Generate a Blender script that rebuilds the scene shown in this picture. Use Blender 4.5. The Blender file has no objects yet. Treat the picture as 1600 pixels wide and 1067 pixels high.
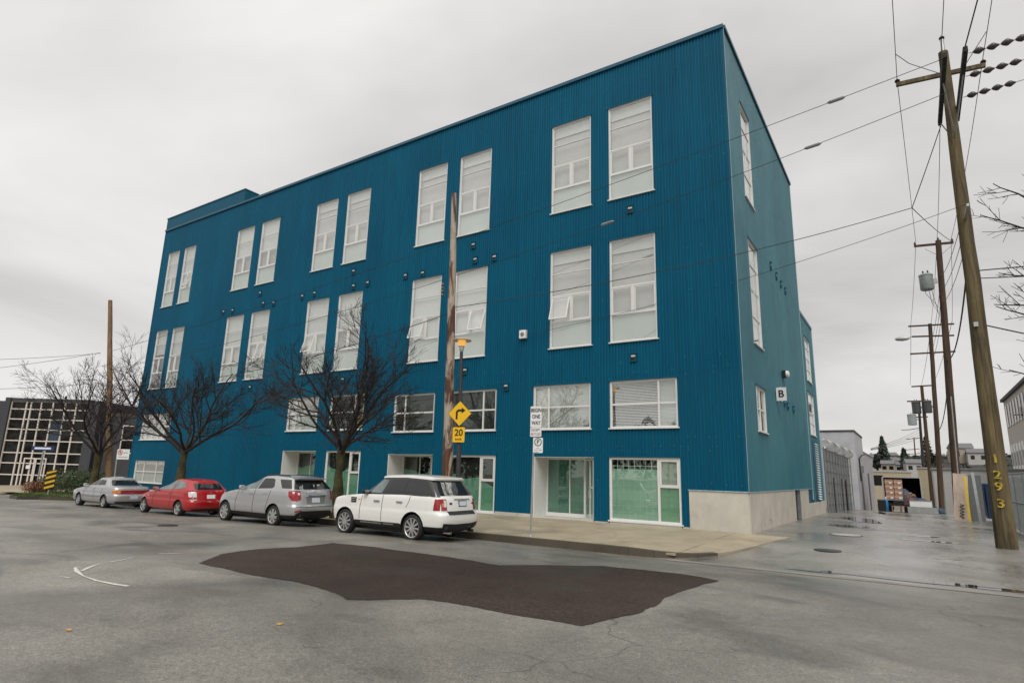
import bpy, bmesh, math, random
from mathutils import Vector, Matrix
from mathutils.bvhtree import BVHTree
R = math.radians
random.seed(7)
scene = bpy.context.scene
COL = scene.collection
# ------------------------------------------------------------------ camera
CF, CYAW, CPITCH, CROLL = 937.5, 0.584937, 0.213519, 0.0268809
CAM = Vector((4.9066, -22.6372, 2.0))
c_f = Vector((-math.sin(CYAW)*math.cos(CPITCH), math.cos(CYAW)*math.cos(CPITCH), math.sin(CPITCH)))
_r = Vector((math.cos(CYAW), math.sin(CYAW), 0)); _u = _r.cross(c_f)
c_r = _r*math.cos(CROLL) + _u*math.sin(CROLL)
c_u = -_r*math.sin(CROLL) + _u*math.cos(CROLL)
cam_d = bpy.data.cameras.new('camera'); cam_o = bpy.data.objects.new('camera', cam_d); COL.objects.link(cam_o)
cam_d.sensor_fit = 'HORIZONTAL'; cam_d.sensor_width = 36; cam_d.lens = 36*CF/1600
cam_d.clip_start = 0.1; cam_d.clip_end = 3000
m = Matrix((c_r, c_u, -c_f)).transposed().to_4x4(); m.translation = CAM
cam_o.matrix_world = m
scene.camera = cam_o
# ------------------------------------------------------------------ world, sun, exposure
SUN_EL, SUN_AZ = R(50), R(150)      # azimuth measured clockwise from +Y
world = bpy.data.worlds.new('World'); scene.world = world; world.use_nodes = True
nt = world.node_tree; N = nt.nodes; L_ = nt.links; N.clear()
def wn(t, **k):
    n = N.new(t)
    for a, b in k.items(): setattr(n, a, b)
    return n
tc = wn('ShaderNodeTexCoord'); sep = wn('ShaderNodeSeparateXYZ'); L_.new(tc.outputs['Generated'], sep.inputs[0])
def wmath(op, a, b=None, clamp=False):
    n = wn('ShaderNodeMath', operation=op); n.use_clamp = clamp
    for i, v in enumerate((a, b)):
        if v is None: continue
        if isinstance(v, (int, float)): n.inputs[i].default_value = v
        else: L_.new(v, n.inputs[i])
    return n.outputs[0]
zc = wmath('MAXIMUM', sep.outputs['Z'], 0.0)
den = wmath('ADD', zc, 0.16)
comb = wn('ShaderNodeCombineXYZ')
L_.new(wmath('DIVIDE', sep.outputs['X'], den), comb.inputs[0]); L_.new(wmath('DIVIDE', sep.outputs['Y'], den), comb.inputs[1])
n1 = wn('ShaderNodeTexNoise'); n1.inputs['Scale'].default_value = 0.42; n1.inputs['Detail'].default_value = 6; n1.inputs['Roughness'].default_value = .5
n1.inputs['Distortion'].default_value = .5
L_.new(comb.outputs[0], n1.inputs['Vector'])
ramp = wn('ShaderNodeValToRGB'); L_.new(n1.outputs[0], ramp.inputs[0])
ramp.color_ramp.elements[0].position = .33; ramp.color_ramp.elements[0].color = (.315, .305, .295, 1)
ramp.color_ramp.elements[1].position = .66; ramp.color_ramp.elements[1].color = (.70, .685, .665, 1)
# overcast distribution: a paler band low down, otherwise slowly brighter towards the zenith
zr = wn('ShaderNodeValToRGB'); L_.new(zc, zr.inputs[0]); e = zr.color_ramp.elements
e[0].position = 0; e[0].color = (1.16,)*3+(1,); e[1].position = 1; e[1].color = (2.1,)*3+(1,)
q = e.new(.22); q.color = (.98,)*3+(1,); q = e.new(.55); q.color = (1.12,)*3+(1,)
mul = wn('ShaderNodeMix', data_type='RGBA', blend_type='MULTIPLY'); mul.inputs[0].default_value = 1
L_.new(ramp.outputs[0], mul.inputs[6]); L_.new(zr.outputs[0], mul.inputs[7])
sky = wn('ShaderNodeTexSky', sky_type='NISHITA'); sky.sun_disc = False; sky.sun_elevation = SUN_EL; sky.sun_rotation = SUN_AZ
bg1 = wn('ShaderNodeBackground'); bg1.inputs[1].default_value = .1; L_.new(sky.outputs[0], bg1.inputs[0])
bg2 = wn('ShaderNodeBackground'); bg2.inputs[1].default_value = 1.0; L_.new(mul.outputs[2], bg2.inputs[0])
mx = wn('ShaderNodeMixShader'); mx.inputs[0].default_value = .96
L_.new(bg1.outputs[0], mx.inputs[1]); L_.new(bg2.outputs[0], mx.inputs[2])
wo = wn('ShaderNodeOutputWorld'); L_.new(mx.outputs[0], wo.inputs[0])
sd = bpy.data.lights.new('sun', 'SUN'); sd.energy = 1.5; sd.angle = R(35); sd.color = (1, .97, .93)
so = bpy.data.objects.new('sun', sd); COL.objects.link(so)
sdir = Vector((math.sin(SUN_AZ)*math.cos(SUN_EL), math.cos(SUN_AZ)*math.cos(SUN_EL), math.sin(SUN_EL)))
so.rotation_euler = sdir.to_track_quat('Z', 'Y').to_euler(); so.location = (20, -40, 60)
vs = scene.view_settings; vs.view_transform = 'Standard'; vs.look = 'None'; vs.exposure = 0.3; vs.gamma = 1; vs.use_curve_mapping = False

# ------------------------------------------------------------------ ground heights and pixel helpers
def pl(x, pts):
    if x <= pts[0][0]: return pts[0][1]
    for (a, b), (c, d) in zip(pts, pts[1:]):
        if x <= c: return b + (d-b)*(x-a)/(c-a)
    return pts[-1][1]
GY = [(-90, .0), (-30, .06), (-16, .12), (-9, 0), (-6.75, -.1), (-4, .0), (-1, .1), (6, .12), (15, .04), (20, 0), (35, -.27), (38, -.5), (46, -1.1), (60, -1.4), (200, -1.4)]
GX = [(-60, -.3), (-44, -.22), (-8, 0), (100, 0)]
def gz(x, y): return pl(y, GY) + pl(x, GX)
def sw(x, y): return .10 + .05*min(1, max(0, (y+6.75)/6.75)) + pl(x, GX)          # pavement surface
def ray(px, py): return c_f + c_r*((px-800)/CF) - c_u*((py-533.5)/CF)
def at_y(px, py, Y): d = ray(px, py); return CAM + d*((Y-CAM.y)/d.y)
def at_x(px, py, X): d = ray(px, py); return CAM + d*((X-CAM.x)/d.x)
def at_z(px, py, Z): d = ray(px, py); return CAM + d*((Z-CAM.z)/d.z)
def at_g(px, py, g=gz):
    p = at_z(px, py, 0)
    for _ in range(12): p = at_z(px, py, g(p.x, p.y))
    return p
def at_d(px, py, D): return CAM + ray(px, py)*D
# ------------------------------------------------------------------ materials
MATS = {}
def nodemat(name):
    m = bpy.data.materials.new(name); m.use_nodes = True
    return m, m.node_tree.nodes, m.node_tree.links, m.node_tree.nodes['Principled BSDF']
def mat(name, col, rough=.6, metal=0, coat=0, var=.12, scale=6, spec=.5, bump=0, bscale=40, emit=None, stretch=None, objvar=0):
    """plain surface with a little procedural colour variation and optional fine relief"""
    if name in MATS: return MATS[name]
    m, n, l, b = nodemat(name)
    b.inputs['Roughness'].default_value = rough; b.inputs['Metallic'].default_value = metal
    b.inputs['Coat Weight'].default_value = coat; b.inputs['Coat Roughness'].default_value = .06
    b.inputs['Specular IOR Level'].default_value = spec
    t = n.new('ShaderNodeTexCoord'); vec = t.outputs['Object']
    if stretch:
        mp = n.new('ShaderNodeMapping'); mp.inputs['Scale'].default_value = stretch; l.new(vec, mp.inputs[0]); vec = mp.outputs[0]
    no = n.new('ShaderNodeTexNoise'); no.inputs['Scale'].default_value = scale; no.inputs['Detail'].default_value = 6; no.inputs['Roughness'].default_value = .65
    l.new(vec, no.inputs['Vector'])
    r = n.new('ShaderNodeValToRGB'); l.new(no.outputs[0], r.inputs[0])
    r.color_ramp.elements[0].position = .3; r.color_ramp.elements[1].position = .7
    r.color_ramp.elements[0].color = tuple(c*(1-var) for c in col)+(1,); r.color_ramp.elements[1].color = tuple(min(1, c*(1+var)) for c in col)+(1,)
    cout = r.outputs[0]
    if objvar:
        oi = n.new('ShaderNodeObjectInfo'); mr = n.new('ShaderNodeMapRange'); mr.inputs[3].default_value = 1-objvar; mr.inputs[4].default_value = 1+objvar
        l.new(oi.outputs['Random'], mr.inputs[0])
        mu = n.new('ShaderNodeMix'); mu.data_type = 'RGBA'; mu.blend_type = 'MULTIPLY'; mu.inputs[0].default_value = 1
        l.new(cout, mu.inputs[6]); l.new(mr.outputs[0], mu.inputs[7]); cout = mu.outputs[2]
    l.new(cout, b.inputs['Base Color'])
    if bump:
        n2 = n.new('ShaderNodeTexNoise'); n2.inputs['Scale'].default_value = bscale; n2.inputs['Detail'].default_value = 4; l.new(vec, n2.inputs['Vector'])
        bp = n.new('ShaderNodeBump'); bp.inputs['Strength'].default_value = bump; bp.inputs['Distance'].default_value = .02
        l.new(n2.outputs[0], bp.inputs['Height']); l.new(bp.outputs[0], b.inputs['Normal'])
    if emit: b.inputs['Emission Color'].default_value = emit[:3]+(1,); b.inputs['Emission Strength'].default_value = emit[3]
    MATS[name] = m; return m
def glassmat(name, tint=(.8, .85, .82), ior=2.2, rough=.01):
    if name in MATS: return MATS[name]
    m = bpy.data.materials.new(name); m.use_nodes = True; n = m.node_tree.nodes; l = m.node_tree.links; n.clear()
    t = n.new('ShaderNodeBsdfTransparent'); t.inputs[0].default_value = tint+(1,)
    g = n.new('ShaderNodeBsdfGlossy'); g.inputs['Roughness'].default_value = rough; g.inputs[0].default_value = (.97, .97, .97, 1)
    tx = n.new('ShaderNodeTexCoord'); no = n.new('ShaderNodeTexNoise'); no.inputs['Scale'].default_value = .5; l.new(tx.outputs['Object'], no.inputs['Vector'])
    bp = n.new('ShaderNodeBump'); bp.inputs['Strength'].default_value = .05; bp.inputs['Distance'].default_value = .05; l.new(no.outputs[0], bp.inputs['Height']); l.new(bp.outputs[0], g.inputs['Normal'])
    lw = n.new('ShaderNodeLayerWeight'); lw.inputs[0].default_value = .5
    pw = n.new('ShaderNodeMath'); pw.operation = 'POWER'; pw.inputs[1].default_value = 4.5; l.new(lw.outputs['Facing'], pw.inputs[0])
    r0 = ((ior-1)/(ior+1))**2; fr = n.new('ShaderNodeMapRange'); fr.inputs[3].default_value = r0; fr.inputs[4].default_value = 1; l.new(pw.outputs[0], fr.inputs[0])
    mx = n.new('ShaderNodeMixShader'); l.new(fr.outputs[0], mx.inputs[0]); l.new(t.outputs[0], mx.inputs[1]); l.new(g.outputs[0], mx.inputs[2])
    o = n.new('ShaderNodeOutputMaterial'); l.new(mx.outputs[0], o.inputs[0]); MATS[name] = m; return m
def ramp_node(n, l, src, stops):
    r = n.new('ShaderNodeValToRGB'); l.new(src, r.inputs[0]); el = r.color_ramp.elements
    while len(el) < len(stops): el.new(.5)
    for e_, (p, c) in zip(el, stops):
        e_.position = p; e_.color = (c if len(c) == 4 else tuple(c)+(1,)) if not isinstance(c, (int, float)) else (c, c, c, 1)
    return r.outputs[0]
def mixc(n, l, fac, a, b, blend='MIX'):
    x = n.new('ShaderNodeMix'); x.data_type = 'RGBA'; x.blend_type = blend
    for i, v in ((0, fac), (6, a), (7, b)):
        if isinstance(v, (int, float)): x.inputs[i].default_value = v if i == 0 else (v, v, v, 1)
        elif isinstance(v, tuple): x.inputs[i].default_value = v+(1,) if len(v) == 3 else v
        else: l.new(v, x.inputs[i])
    return x.outputs[2]
def noise(n, l, vec, scale, detail=6, rough=.6, stretch=None, dist=0):
    if stretch:
        mp = n.new('ShaderNodeMapping'); mp.inputs['Scale'].default_value = stretch; l.new(vec, mp.inputs[0]); vec = mp.outputs[0]
    no = n.new('ShaderNodeTexNoise'); no.inputs['Scale'].default_value = scale; no.inputs['Detail'].default_value = detail
    no.inputs['Roughness'].default_value = rough; no.inputs['Distortion'].default_value = dist; l.new(vec, no.inputs['Vector']); return no.outputs[0]
def asphalt(name, dark, light, rlo, rhi, wet=0, speck=.5, crack=0.0):
    m, n, l, b = nodemat(name)
    t = n.new('ShaderNodeTexCoord'); v = t.outputs['Object']
    big = noise(n, l, v, .16, 5, .55, dist=.6); mid = noise(n, l, v, .9, 6, .6); fine = noise(n, l, v, 34, 3, .7); grain = noise(n, l, v, 120, 2, .8)
    c = ramp_node(n, l, big, [(.32, dark), (.62, light)])
    c = mixc(n, l, .55, c, ramp_node(n, l, mid, [(.25, .62), (.75, 1.3)]), 'MULTIPLY')
    c = mixc(n, l, speck, c, ramp_node(n, l, noise(n, l, v, 9, 5, .75), [(.36, .74), (.64, 1.25)]), 'MULTIPLY')
    c = mixc(n, l, speck, c, ramp_node(n, l, fine, [(.36, .55), (.64, 1.45)]), 'MULTIPLY')
    c = mixc(n, l, speck, c, ramp_node(n, l, grain, [(.40, .30), (.60, 1.75)]), 'MULTIPLY')
    # dark oil stains
    st = noise(n, l, v, .33, 4, .5, (1, 1.6, 1), .8)
    c = mixc(n, l, ramp_node(n, l, st, [(.54, 0.), (.70, .62)]), c, (.035, .036, .030))
    if crack:
        vo = n.new('ShaderNodeTexVoronoi'); vo.feature = 'DISTANCE_TO_EDGE'; vo.inputs['Scale'].default_value = .35
        wv = n.new('ShaderNodeMix'); wv.data_type = 'RGBA'; wv.blend_type = 'ADD'; wv.inputs[0].default_value = .9; l.new(v, wv.inputs[6])
        nn = n.new('ShaderNodeTexNoise'); nn.inputs['Scale'].default_value = 1.2; l.new(v, nn.inputs['Vector']); l.new(nn.outputs['Color'], wv.inputs[7]); l.new(wv.outputs[2], vo.inputs['Vector'])
        gap = noise(n, l, v, .25, 2)
        f = n.new('ShaderNodeMath'); f.operation = 'MULTIPLY'; l.new(ramp_node(n, l, vo.outputs['Distance'], [(.0, crack), (.006, 0.)]), f.inputs[0]); l.new(ramp_node(n, l, gap, [(.5, 0.), (.56, 1.)]), f.inputs[1])
        c = mixc(n, l, f.outputs[0], c, (.02, .02, .018))
    l.new(c, b.inputs['Base Color'])
    rr = ramp_node(n, l, noise(n, l, v, .22, 4, .5, (1, 1, 1), .5), [(.38, rlo), (.62, rhi)])
    if wet:
        wnz = noise(n, l, v, .35, 5, .55, (1, .35, 1), .7)
        wf = ramp_node(n, l, wnz, [(.52, 0.), (.62, wet)])
        rr = mixc(n, l, wf, rr, .09)
        c2 = mixc(n, l, wf, c, .55, 'MULTIPLY'); l.new(c2, b.inputs['Base Color'])
    l.new(rr, b.inputs['Roughness']); b.inputs['Specular IOR Level'].default_value = .55
    bp = n.new('ShaderNodeBump'); bp.inputs['Strength'].default_value = .55 if not wet else .22; bp.inputs['Distance'].default_value = .012
    l.new(mixc(n, l, .5, fine, grain), bp.inputs['Height']); l.new(bp.outputs[0], b.inputs['Normal'])
    MATS[name] = m; return m
M_ROAD = asphalt('road_asphalt', (.105, .100, .086), (.235, .221, .189), .30, .60, .0, .62, .6)
M_ALLEY = asphalt('alley_asphalt', (.150, .142, .126), (.27, .255, .226), .18, .44, .75, .42, .8)
M_PATCH = asphalt('patch_asphalt', (.030, .0205, .0165), (.050, .036, .029), .7, .9, .0, .9)
def concrete(name, col, joint=None, stain=.5):
    m, n, l, b = nodemat(name); t = n.new('ShaderNodeTexCoord'); v = t.outputs['Object']
    c = ramp_node(n, l, noise(n, l, v, .8, 6, .6), [(.3, tuple(x*.8 for x in col)), (.7, tuple(x*1.15 for x in col))])
    c = mixc(n, l, .4, c, ramp_node(n, l, noise(n, l, v, 45, 3, .7), [(.3, .7), (.7, 1.25)]), 'MULTIPLY')
    c = mixc(n, l, ramp_node(n, l, noise(n, l, v, .45, 4, .6, (1, 1, 1), 1.), [(.55, 0.), (.72, stain)]), c, tuple(x*.42 for x in col))
    l.new(c, b.inputs['Base Color']); l.new(ramp_node(n, l, noise(n, l, v, .6), [(.3, .45), (.7, .8)]), b.inputs['Roughness'])
    bp = n.new('ShaderNodeBump'); bp.inputs['Strength'].default_value = .3; bp.inputs['Distance'].default_value = .008
    l.new(noise(n, l, v, 60, 4), bp.inputs['Height']); l.new(bp.outputs[0], b.inputs['Normal']); MATS[name] = m; return m
M_WALK = concrete('pavement_concrete', (.37, .315, .22), stain=.6)
M_KERB = concrete('kerb_concrete', (.085, .070, .05))
M_PLINTH = concrete('plinth_concrete', (.56, .53, .46), stain=.35)
M_STUCCO = concrete('grey_stucco', (.50, .50, .52), stain=.2)
def wood(name, dark, light, bleach=None, sc=1.0):
    m, n, l, b = nodemat(name); t = n.new('ShaderNodeTexCoord'); v = t.outputs['Object']
    a = noise(n, l, v, 6*sc, 8, .65, (1, 1, .07), .4); c = ramp_node(n, l, a, [(.32, dark), (.66, light)])
    c = mixc(n, l, .6, c, ramp_node(n, l, noise(n, l, v, 26*sc, 4, .7, (1, 1, .05)), [(.35, .5), (.65, 1.35)]), 'MULTIPLY')
    if bleach: c = mixc(n, l, ramp_node(n, l, noise(n, l, v, 2.6, 5, .6, (1, 1, .22), .8), [(.47, 0.), (.54, 1.)]), c, bleach)
    c = mixc(n, l, ramp_node(n, l, noise(n, l, v, 1.1, 4, .6, (1, 1, .5)), [(.55, 0.), (.7, .6)]), c, (.02, .017, .011))
    l.new(c, b.inputs['Base Color']); b.inputs['Roughness'].default_value = .82
    bp = n.new('ShaderNodeBump'); bp.inputs['Strength'].default_value = .6; bp.inputs['Distance'].default_value = .02; l.new(a, bp.inputs['Height']); l.new(bp.outputs[0], b.inputs['Normal'])
    MATS[name] = m; return m
M_POLE = wood('weathered_pole', (.028, .021, .011), (.17, .128, .058))
M_POLE2 = wood('brown_pole', (.03, .02, .012), (.10, .055, .03))
M_POLE3 = wood('peeled_pole', (.045, .018, .010), (.15, .062, .034), (.40, .33, .26), .8)
M_POLE4 = wood('tan_pole', (.13, .075, .035), (.25, .155, .08))
M_ARM = wood('dark_timber', (.012, .011, .012), (.04, .036, .036))
def blue_paint(name, c0, c1, chalk, ch, spec):
    m, n, l, b = nodemat(name); t = n.new('ShaderNodeTexCoord'); v = t.outputs['Object']
    c = ramp_node(n, l, noise(n, l, v, .22, 4, .5), [(.3, c0), (.7, c1)])
    c = mixc(n, l, .35, c, ramp_node(n, l, noise(n, l, v, 5, 6, .7, (1, 1, .06)), [(.36, .66), (.64, 1.3)]), 'MULTIPLY')
    # chalky pale runs
    c = mixc(n, l, ramp_node(n, l, noise(n, l, v, 2.2, 6, .75, (1, 1, .12), .3), [(.66, 0.), (.85, ch)]), c, chalk)
    oi = n.new('ShaderNodeObjectInfo'); c = mixc(n, l, 1., c, ramp_node(n, l, oi.outputs['Random'], [(0, .94), (1, 1.05)]), 'MULTIPLY')
    l.new(c, b.inputs['Base Color']); b.inputs['Specular IOR Level'].default_value = spec
    l.new(ramp_node(n, l, noise(n, l, v, 1.5), [(.3, .40), (.7, .55)]), b.inputs['Roughness'])
    MATS[name] = m; return m
M_BLUE = blue_paint('blue_corrugated_paint', (.0003, .083, .155), (.0006, .103, .180), (.03, .20, .30), .30, .16)
M_BLUEB = blue_paint('pale_blue_paint', (.014, .120, .160), (.034, .170, .205), (.13, .29, .31), .8, .5)  # paler, greyer blue for the alley face
M_BLUETRIM = mat('blue_trim', (.001, .082, .142), .5, spec=.2)
M_FLASH = mat('pale_corner_flashing', (.30, .42, .47), .5, var=.25, stretch=(1, 1, .2))
M_WFRAME = mat('white_window_frame', (.70, .70, .68), .4, var=.04)
M_BLINDW = mat('white_roller_blind', (.88, .89, .86), .9, var=.04)
M_BLINDG = mat('pale_green_film', (.72, .80, .74), .7, var=.08, scale=1)
M_FILM = mat('sea_green_frosted_film', (.22, .45, .35), .55, var=.15, scale=.8)
M_LINER = mat('drawn_curtain', (.52, .51, .48), .9, var=.12, stretch=(9, 9, .3))
M_DARKIN = mat('dim_interior', (.035, .034, .03), .9, var=.4, scale=.7)
M_ORANGE = mat('orange_wood_panel', (.50, .25, .08), .6)
M_GLASS = glassmat('window_glass', (.95, .96, .95), 2.9)
M_GLASSD = glassmat('shop_glass', (.82, .88, .84), 1.75)
M_BLACK = mat('black_plastic', (.012, .012, .013), .45, var=.2)
M_RUBBER = mat('tyre_rubber', (.014, .014, .014), .75, var=.25)
M_CHROME = mat('chrome', (.75, .75, .74), .14, 1, var=.03)
M_ALLOY = mat('alloy_silver', (.58, .58, .57), .28, .75, var=.05)
M_GALV = mat('galvanised_steel', (.42, .43, .42), .45, .6, var=.15)
M_GREYM = mat('grey_metal', (.22, .23, .23), .55, .3, var=.2)
M_XFMR = mat('transformer_grey', (.27, .30, .29), .5, var=.15)
M_WIRE = mat('wire_black', (.018, .018, .018), .6)
M_PORC = mat('brown_porcelain', (.05, .04, .036), .3)
M_WHITE = mat('white_sheet', (.78, .78, .76), .5, var=.05)
M_YELLOW = mat('sign_yellow', (.80, .47, .012), .4, var=.04)
M_INK = mat('ink_black', (.01, .01, .01), .5)
M_BARK = mat('dark_cherry_bark', (.020, .015, .013), .85, var=.45, scale=9, bump=.5, bscale=30)
M_MOSS = mat('mossy_bark', (.055, .047, .018), .9, var=.7, scale=4, bump=.6, bscale=25)
M_LEAF = mat('evergreen_leaf', (.045, .075, .022), .5, var=.5, scale=3)
M_LEAF2 = mat('dark_conifer', (.022, .035, .02), .7, var=.5, scale=3)
M_GRASS = mat('verge_grass', (.07, .11, .025), .8, var=.4, scale=4)
M_WATER = mat('puddle_water', (.05, .05, .047), .03, var=.1, spec=1.0)

# ------------------------------------------------------------------ mesh helpers
class MB:
    def __init__(s): s.v = []; s.f = []; s.sm = False
    def quad(s, *p):
        i = len(s.v); s.v += [tuple(q) for q in p]; s.f.append(tuple(range(i, i+len(p)))); return s
    def box(s, x0, x1, y0, y1, z0, z1):
        i = len(s.v)
        s.v += [(x, y, z) for z in (z0, z1) for y in (y0, y1) for x in (x0, x1)]
        s.f += [tuple(i+k for k in q) for q in ((0, 2, 3, 1), (4, 5, 7, 6), (0, 1, 5, 4), (2, 6, 7, 3), (0, 4, 6, 2), (1, 3, 7, 5))]
        return s
    def hexa(s, P):
        i = len(s.v); s.v += [tuple(p) for p in P]
        s.f += [tuple(i+k for k in q) for q in ((0, 2, 3, 1), (4, 5, 7, 6), (0, 1, 5, 4), (2, 6, 7, 3), (0, 4, 6, 2), (1, 3, 7, 5))]; return s
    def beam(s, a, b, w, h, up=(0, 0, 1)):
        a, b = Vector(a), Vector(b); d = (b-a).normalized(); up = Vector(up)
        sd_ = d.cross(up)
        if sd_.length < 1e-4: sd_ = d.cross(Vector((1, 0, 0)))
        sd_.normalize(); up = sd_.cross(d)
        P = [p+sd_*sx*w/2+up*sz*h/2 for sz in (-1, 1) for p in (a, b) for sx in (-1, 1)]
        return s.hexa([P[0], P[1], P[2], P[3], P[4], P[5], P[6], P[7]])
    def tube(s, pts, rad, n=6, cap=True, jitter=0):
        pts = [Vector(p) for p in pts]
        if isinstance(rad, (int, float)): rad = [rad]*len(pts)
        ref = None; rings = []
        for k, p in enumerate(pts):
            d = (pts[min(k+1, len(pts)-1)] - pts[max(k-1, 0)])
            if d.length < 1e-9: d = Vector((0, 0, 1))
            d.normalize()
            if ref is None: ref = d.orthogonal().normalized()
            a = ref - d*ref.dot(d)
            if a.length < 1e-5: a = d.orthogonal()
            a.normalize(); ref = a; b = d.cross(a); i = len(s.v)
            for j in range(n):
                t = 2*math.pi*j/n; rr = rad[k]*(1+random.uniform(-jitter, jitter) if jitter else 1)
                s.v.append(tuple(p + (a*math.cos(t)+b*math.sin(t))*rr))
            rings.append(i)
        for i, j in zip(rings, rings[1:]):
            for q in range(n): s.f.append((i+q, i+(q+1) % n, j+(q+1) % n, j+q))
        if cap: s.f.append(tuple(rings[0]+q for q in reversed(range(n)))); s.f.append(tuple(rings[-1]+q for q in range(n)))
        return s
    def lathe(s, prof, n=24, axis='z', o=(0, 0, 0), close=False):
        i0 = len(s.v); o = Vector(o)
        for r_, h in prof:
            for j in range(n):
                t = 2*math.pi*j/n; c, d = r_*math.cos(t), r_*math.sin(t)
                p = (c, d, h) if axis == 'z' else ((c, h, d) if axis == 'y' else (h, c, d)); s.v.append(tuple(o+Vector(p)))
        k = len(prof)
        for a in range(k if close else k-1):
            for j in range(n):
                b = (a+1) % k; s.f.append((i0+a*n+j, i0+a*n+(j+1) % n, i0+b*n+(j+1) % n, i0+b*n+j))
        if not close:
            s.f.append(tuple(i0+j for j in range(n))); s.f.append(tuple(i0+(k-1)*n+j for j in range(n)))
        return s
    def prism(s, poly, z0, z1):
        """poly: xy list; extruded along z (z0/z1 numbers or functions of x, y)"""
        f0 = z0 if callable(z0) else (lambda x, y: z0); f1 = z1 if callable(z1) else (lambda x, y: z1)
        i = len(s.v); n = len(poly)
        s.v += [(x, y, f0(x, y)) for x, y in poly] + [(x, y, f1(x, y)) for x, y in poly]
        s.f.append(tuple(i+k for k in reversed(range(n)))); s.f.append(tuple(i+n+k for k in range(n)))
        for k in range(n): s.f.append((i+k, i+(k+1) % n, i+n+(k+1) % n, i+n+k))
        return s
    def fb(s, pln, u0, u1, d0, d1, z0, z1):
        """box on a facade: u along it, d inward from the face"""
        if pln == 'A': return s.box(u0, u1, d0, d1, z0, z1)
        return s.box(-d1, -d0, u0, u1, z0, z1)
    def mesh(s, name, fix=True):
        me = bpy.data.meshes.new(name); me.from_pydata(s.v, [], s.f); 
        if fix:
            bm = bmesh.new(); bm.from_mesh(me); bmesh.ops.recalc_face_normals(bm, faces=bm.faces); bm.to_mesh(me); bm.free()
        return me
    def build(s, name, material, parent=None, smooth=None, fix=True):
        me = s.mesh(name, fix); return link(name, me, material, parent, smooth)
def link(name, me, material, parent=None, smooth=None):
    o = bpy.data.objects.new(name, me); COL.objects.link(o)
    if material is not None and not me.materials: me.materials.append(material)
    if smooth is not None and len(me.polygons):
        me.shade_smooth() if smooth == 180 else me.set_sharp_from_angle(angle=R(smooth))
        if smooth != 180:
            for p in me.polygons: p.use_smooth = True
    if parent is not None: o.parent = parent
    return o
def tag(o, label=None, cat=None, group=None, kind=None):
    for k, v in (('label', label), ('category', cat), ('group', group), ('kind', kind)):
        if v: o[k] = v
    return o
def thing(name, label, cat, loc=(0, 0, 0), rz=0, group=None):
    o = bpy.data.objects.new(name, None); COL.objects.link(o); o.location = loc; o.rotation_euler = (0, 0, rz)
    o.empty_display_size = .2
    return tag(o, label, cat, group)
def struct(o, label=None): return tag(o, label, None, None, 'structure')
def text_mesh(body, size, depth=.002, align='CENTER', bold=0.0):
    cu = bpy.data.curves.new('lettering', 'FONT'); cu.body = body; cu.size = size; cu.align_x = align; cu.align_y = 'CENTER'; cu.extrude = depth; cu.offset = bold
    o = bpy.data.objects.new('lettering_source', cu); COL.objects.link(o)
    dg = bpy.context.evaluated_depsgraph_get(); me = bpy.data.meshes.new_from_object(o.evaluated_get(dg))
    bpy.data.objects.remove(o); return me

# ------------------------------------------------------------------ ground
def sheet(name, poly, material, dz, g=gz, cell=.6, parent=None, thick=0):
    bm = bmesh.new(); vs_ = [bm.verts.new((x, y, 0)) for x, y in poly]; bm.faces.new(vs_)
    xs_ = [p[0] for p in poly]; ys_ = [p[1] for p in poly]
    for b_ in [q[0] for q in GY] + [y for y in (-6.75, 0)]:
        if min(ys_) < b_ < max(ys_): bmesh.ops.bisect_plane(bm, geom=bm.verts[:]+bm.edges[:]+bm.faces[:], plane_co=(0, b_, 0), plane_no=(0, 1, 0))
    for b_ in [q[0] for q in GX] + [-1.5]:
        if min(xs_) < b_ < max(xs_): bmesh.ops.bisect_plane(bm, geom=bm.verts[:]+bm.edges[:]+bm.faces[:], plane_co=(b_, 0, 0), plane_no=(1, 0, 0))
    bmesh.ops.triangulate(bm, faces=bm.faces[:])
    for v in bm.verts: v.co.z = g(v.co.x, v.co.y)+dz
    bmesh.ops.recalc_face_normals(bm, faces=bm.faces)
    if sum(f.normal.z for f in bm.faces) < 0: bmesh.ops.reverse_faces(bm, faces=bm.faces[:])
    me = bpy.data.meshes.new(name); bm.to_mesh(me); bm.free(); return link(name, me, material, parent)
def grid_ground():
    xs_ = sorted(set([-600, -300, -150] + [q[0] for q in GX] + list(range(-90, 101, 10)) + [150, 300, 600])); ys_ = sorted(set([-300, -150] + [q[0] for q in GY] + list(range(-80, 61, 10)) + [100, 150, 250]))
    b = MB()
    for y in ys_:
        for x in xs_: b.v.append((x, y, gz(x, y)))
    w = len(xs_)
    for j in range(len(ys_)-1):
        for i in range(w-1): a = j*w+i; b.f.append((a, a+1, a+w+1, a+w))
    return b.build('road', M_ROAD, fix=False)
struct(grid_ground())
def rough_edge(poly, amp, step):
    out = []
    for (a, b), (c, d) in zip(poly, poly[1:]+poly[:1]):
        n_ = max(1, int(math.hypot(c-a, d-b)/step))
        for k in range(n_):
            t = k/n_; j = amp if 0 < k else amp*.4
            out.append((a+(c-a)*t+random.uniform(-j, j), b+(d-b)*t+random.uniform(-j, j)))
    return out
PATCH = [(312, 880), (345, 866), (400, 858), (462, 855), (520, 848), (590, 855), (640, 862), (700, 870), (780, 883), (860, 883), (940, 884), (1060, 896), (1124, 907), (1050, 930), (1000, 958), (955, 966), (912, 978), (860, 969), (800, 960), (740, 948), (700, 941), (660, 936), (540, 937), (512, 922), (460, 908), (400, 899), (350, 888)]
pp = [at_g(*q) for q in PATCH]
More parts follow.
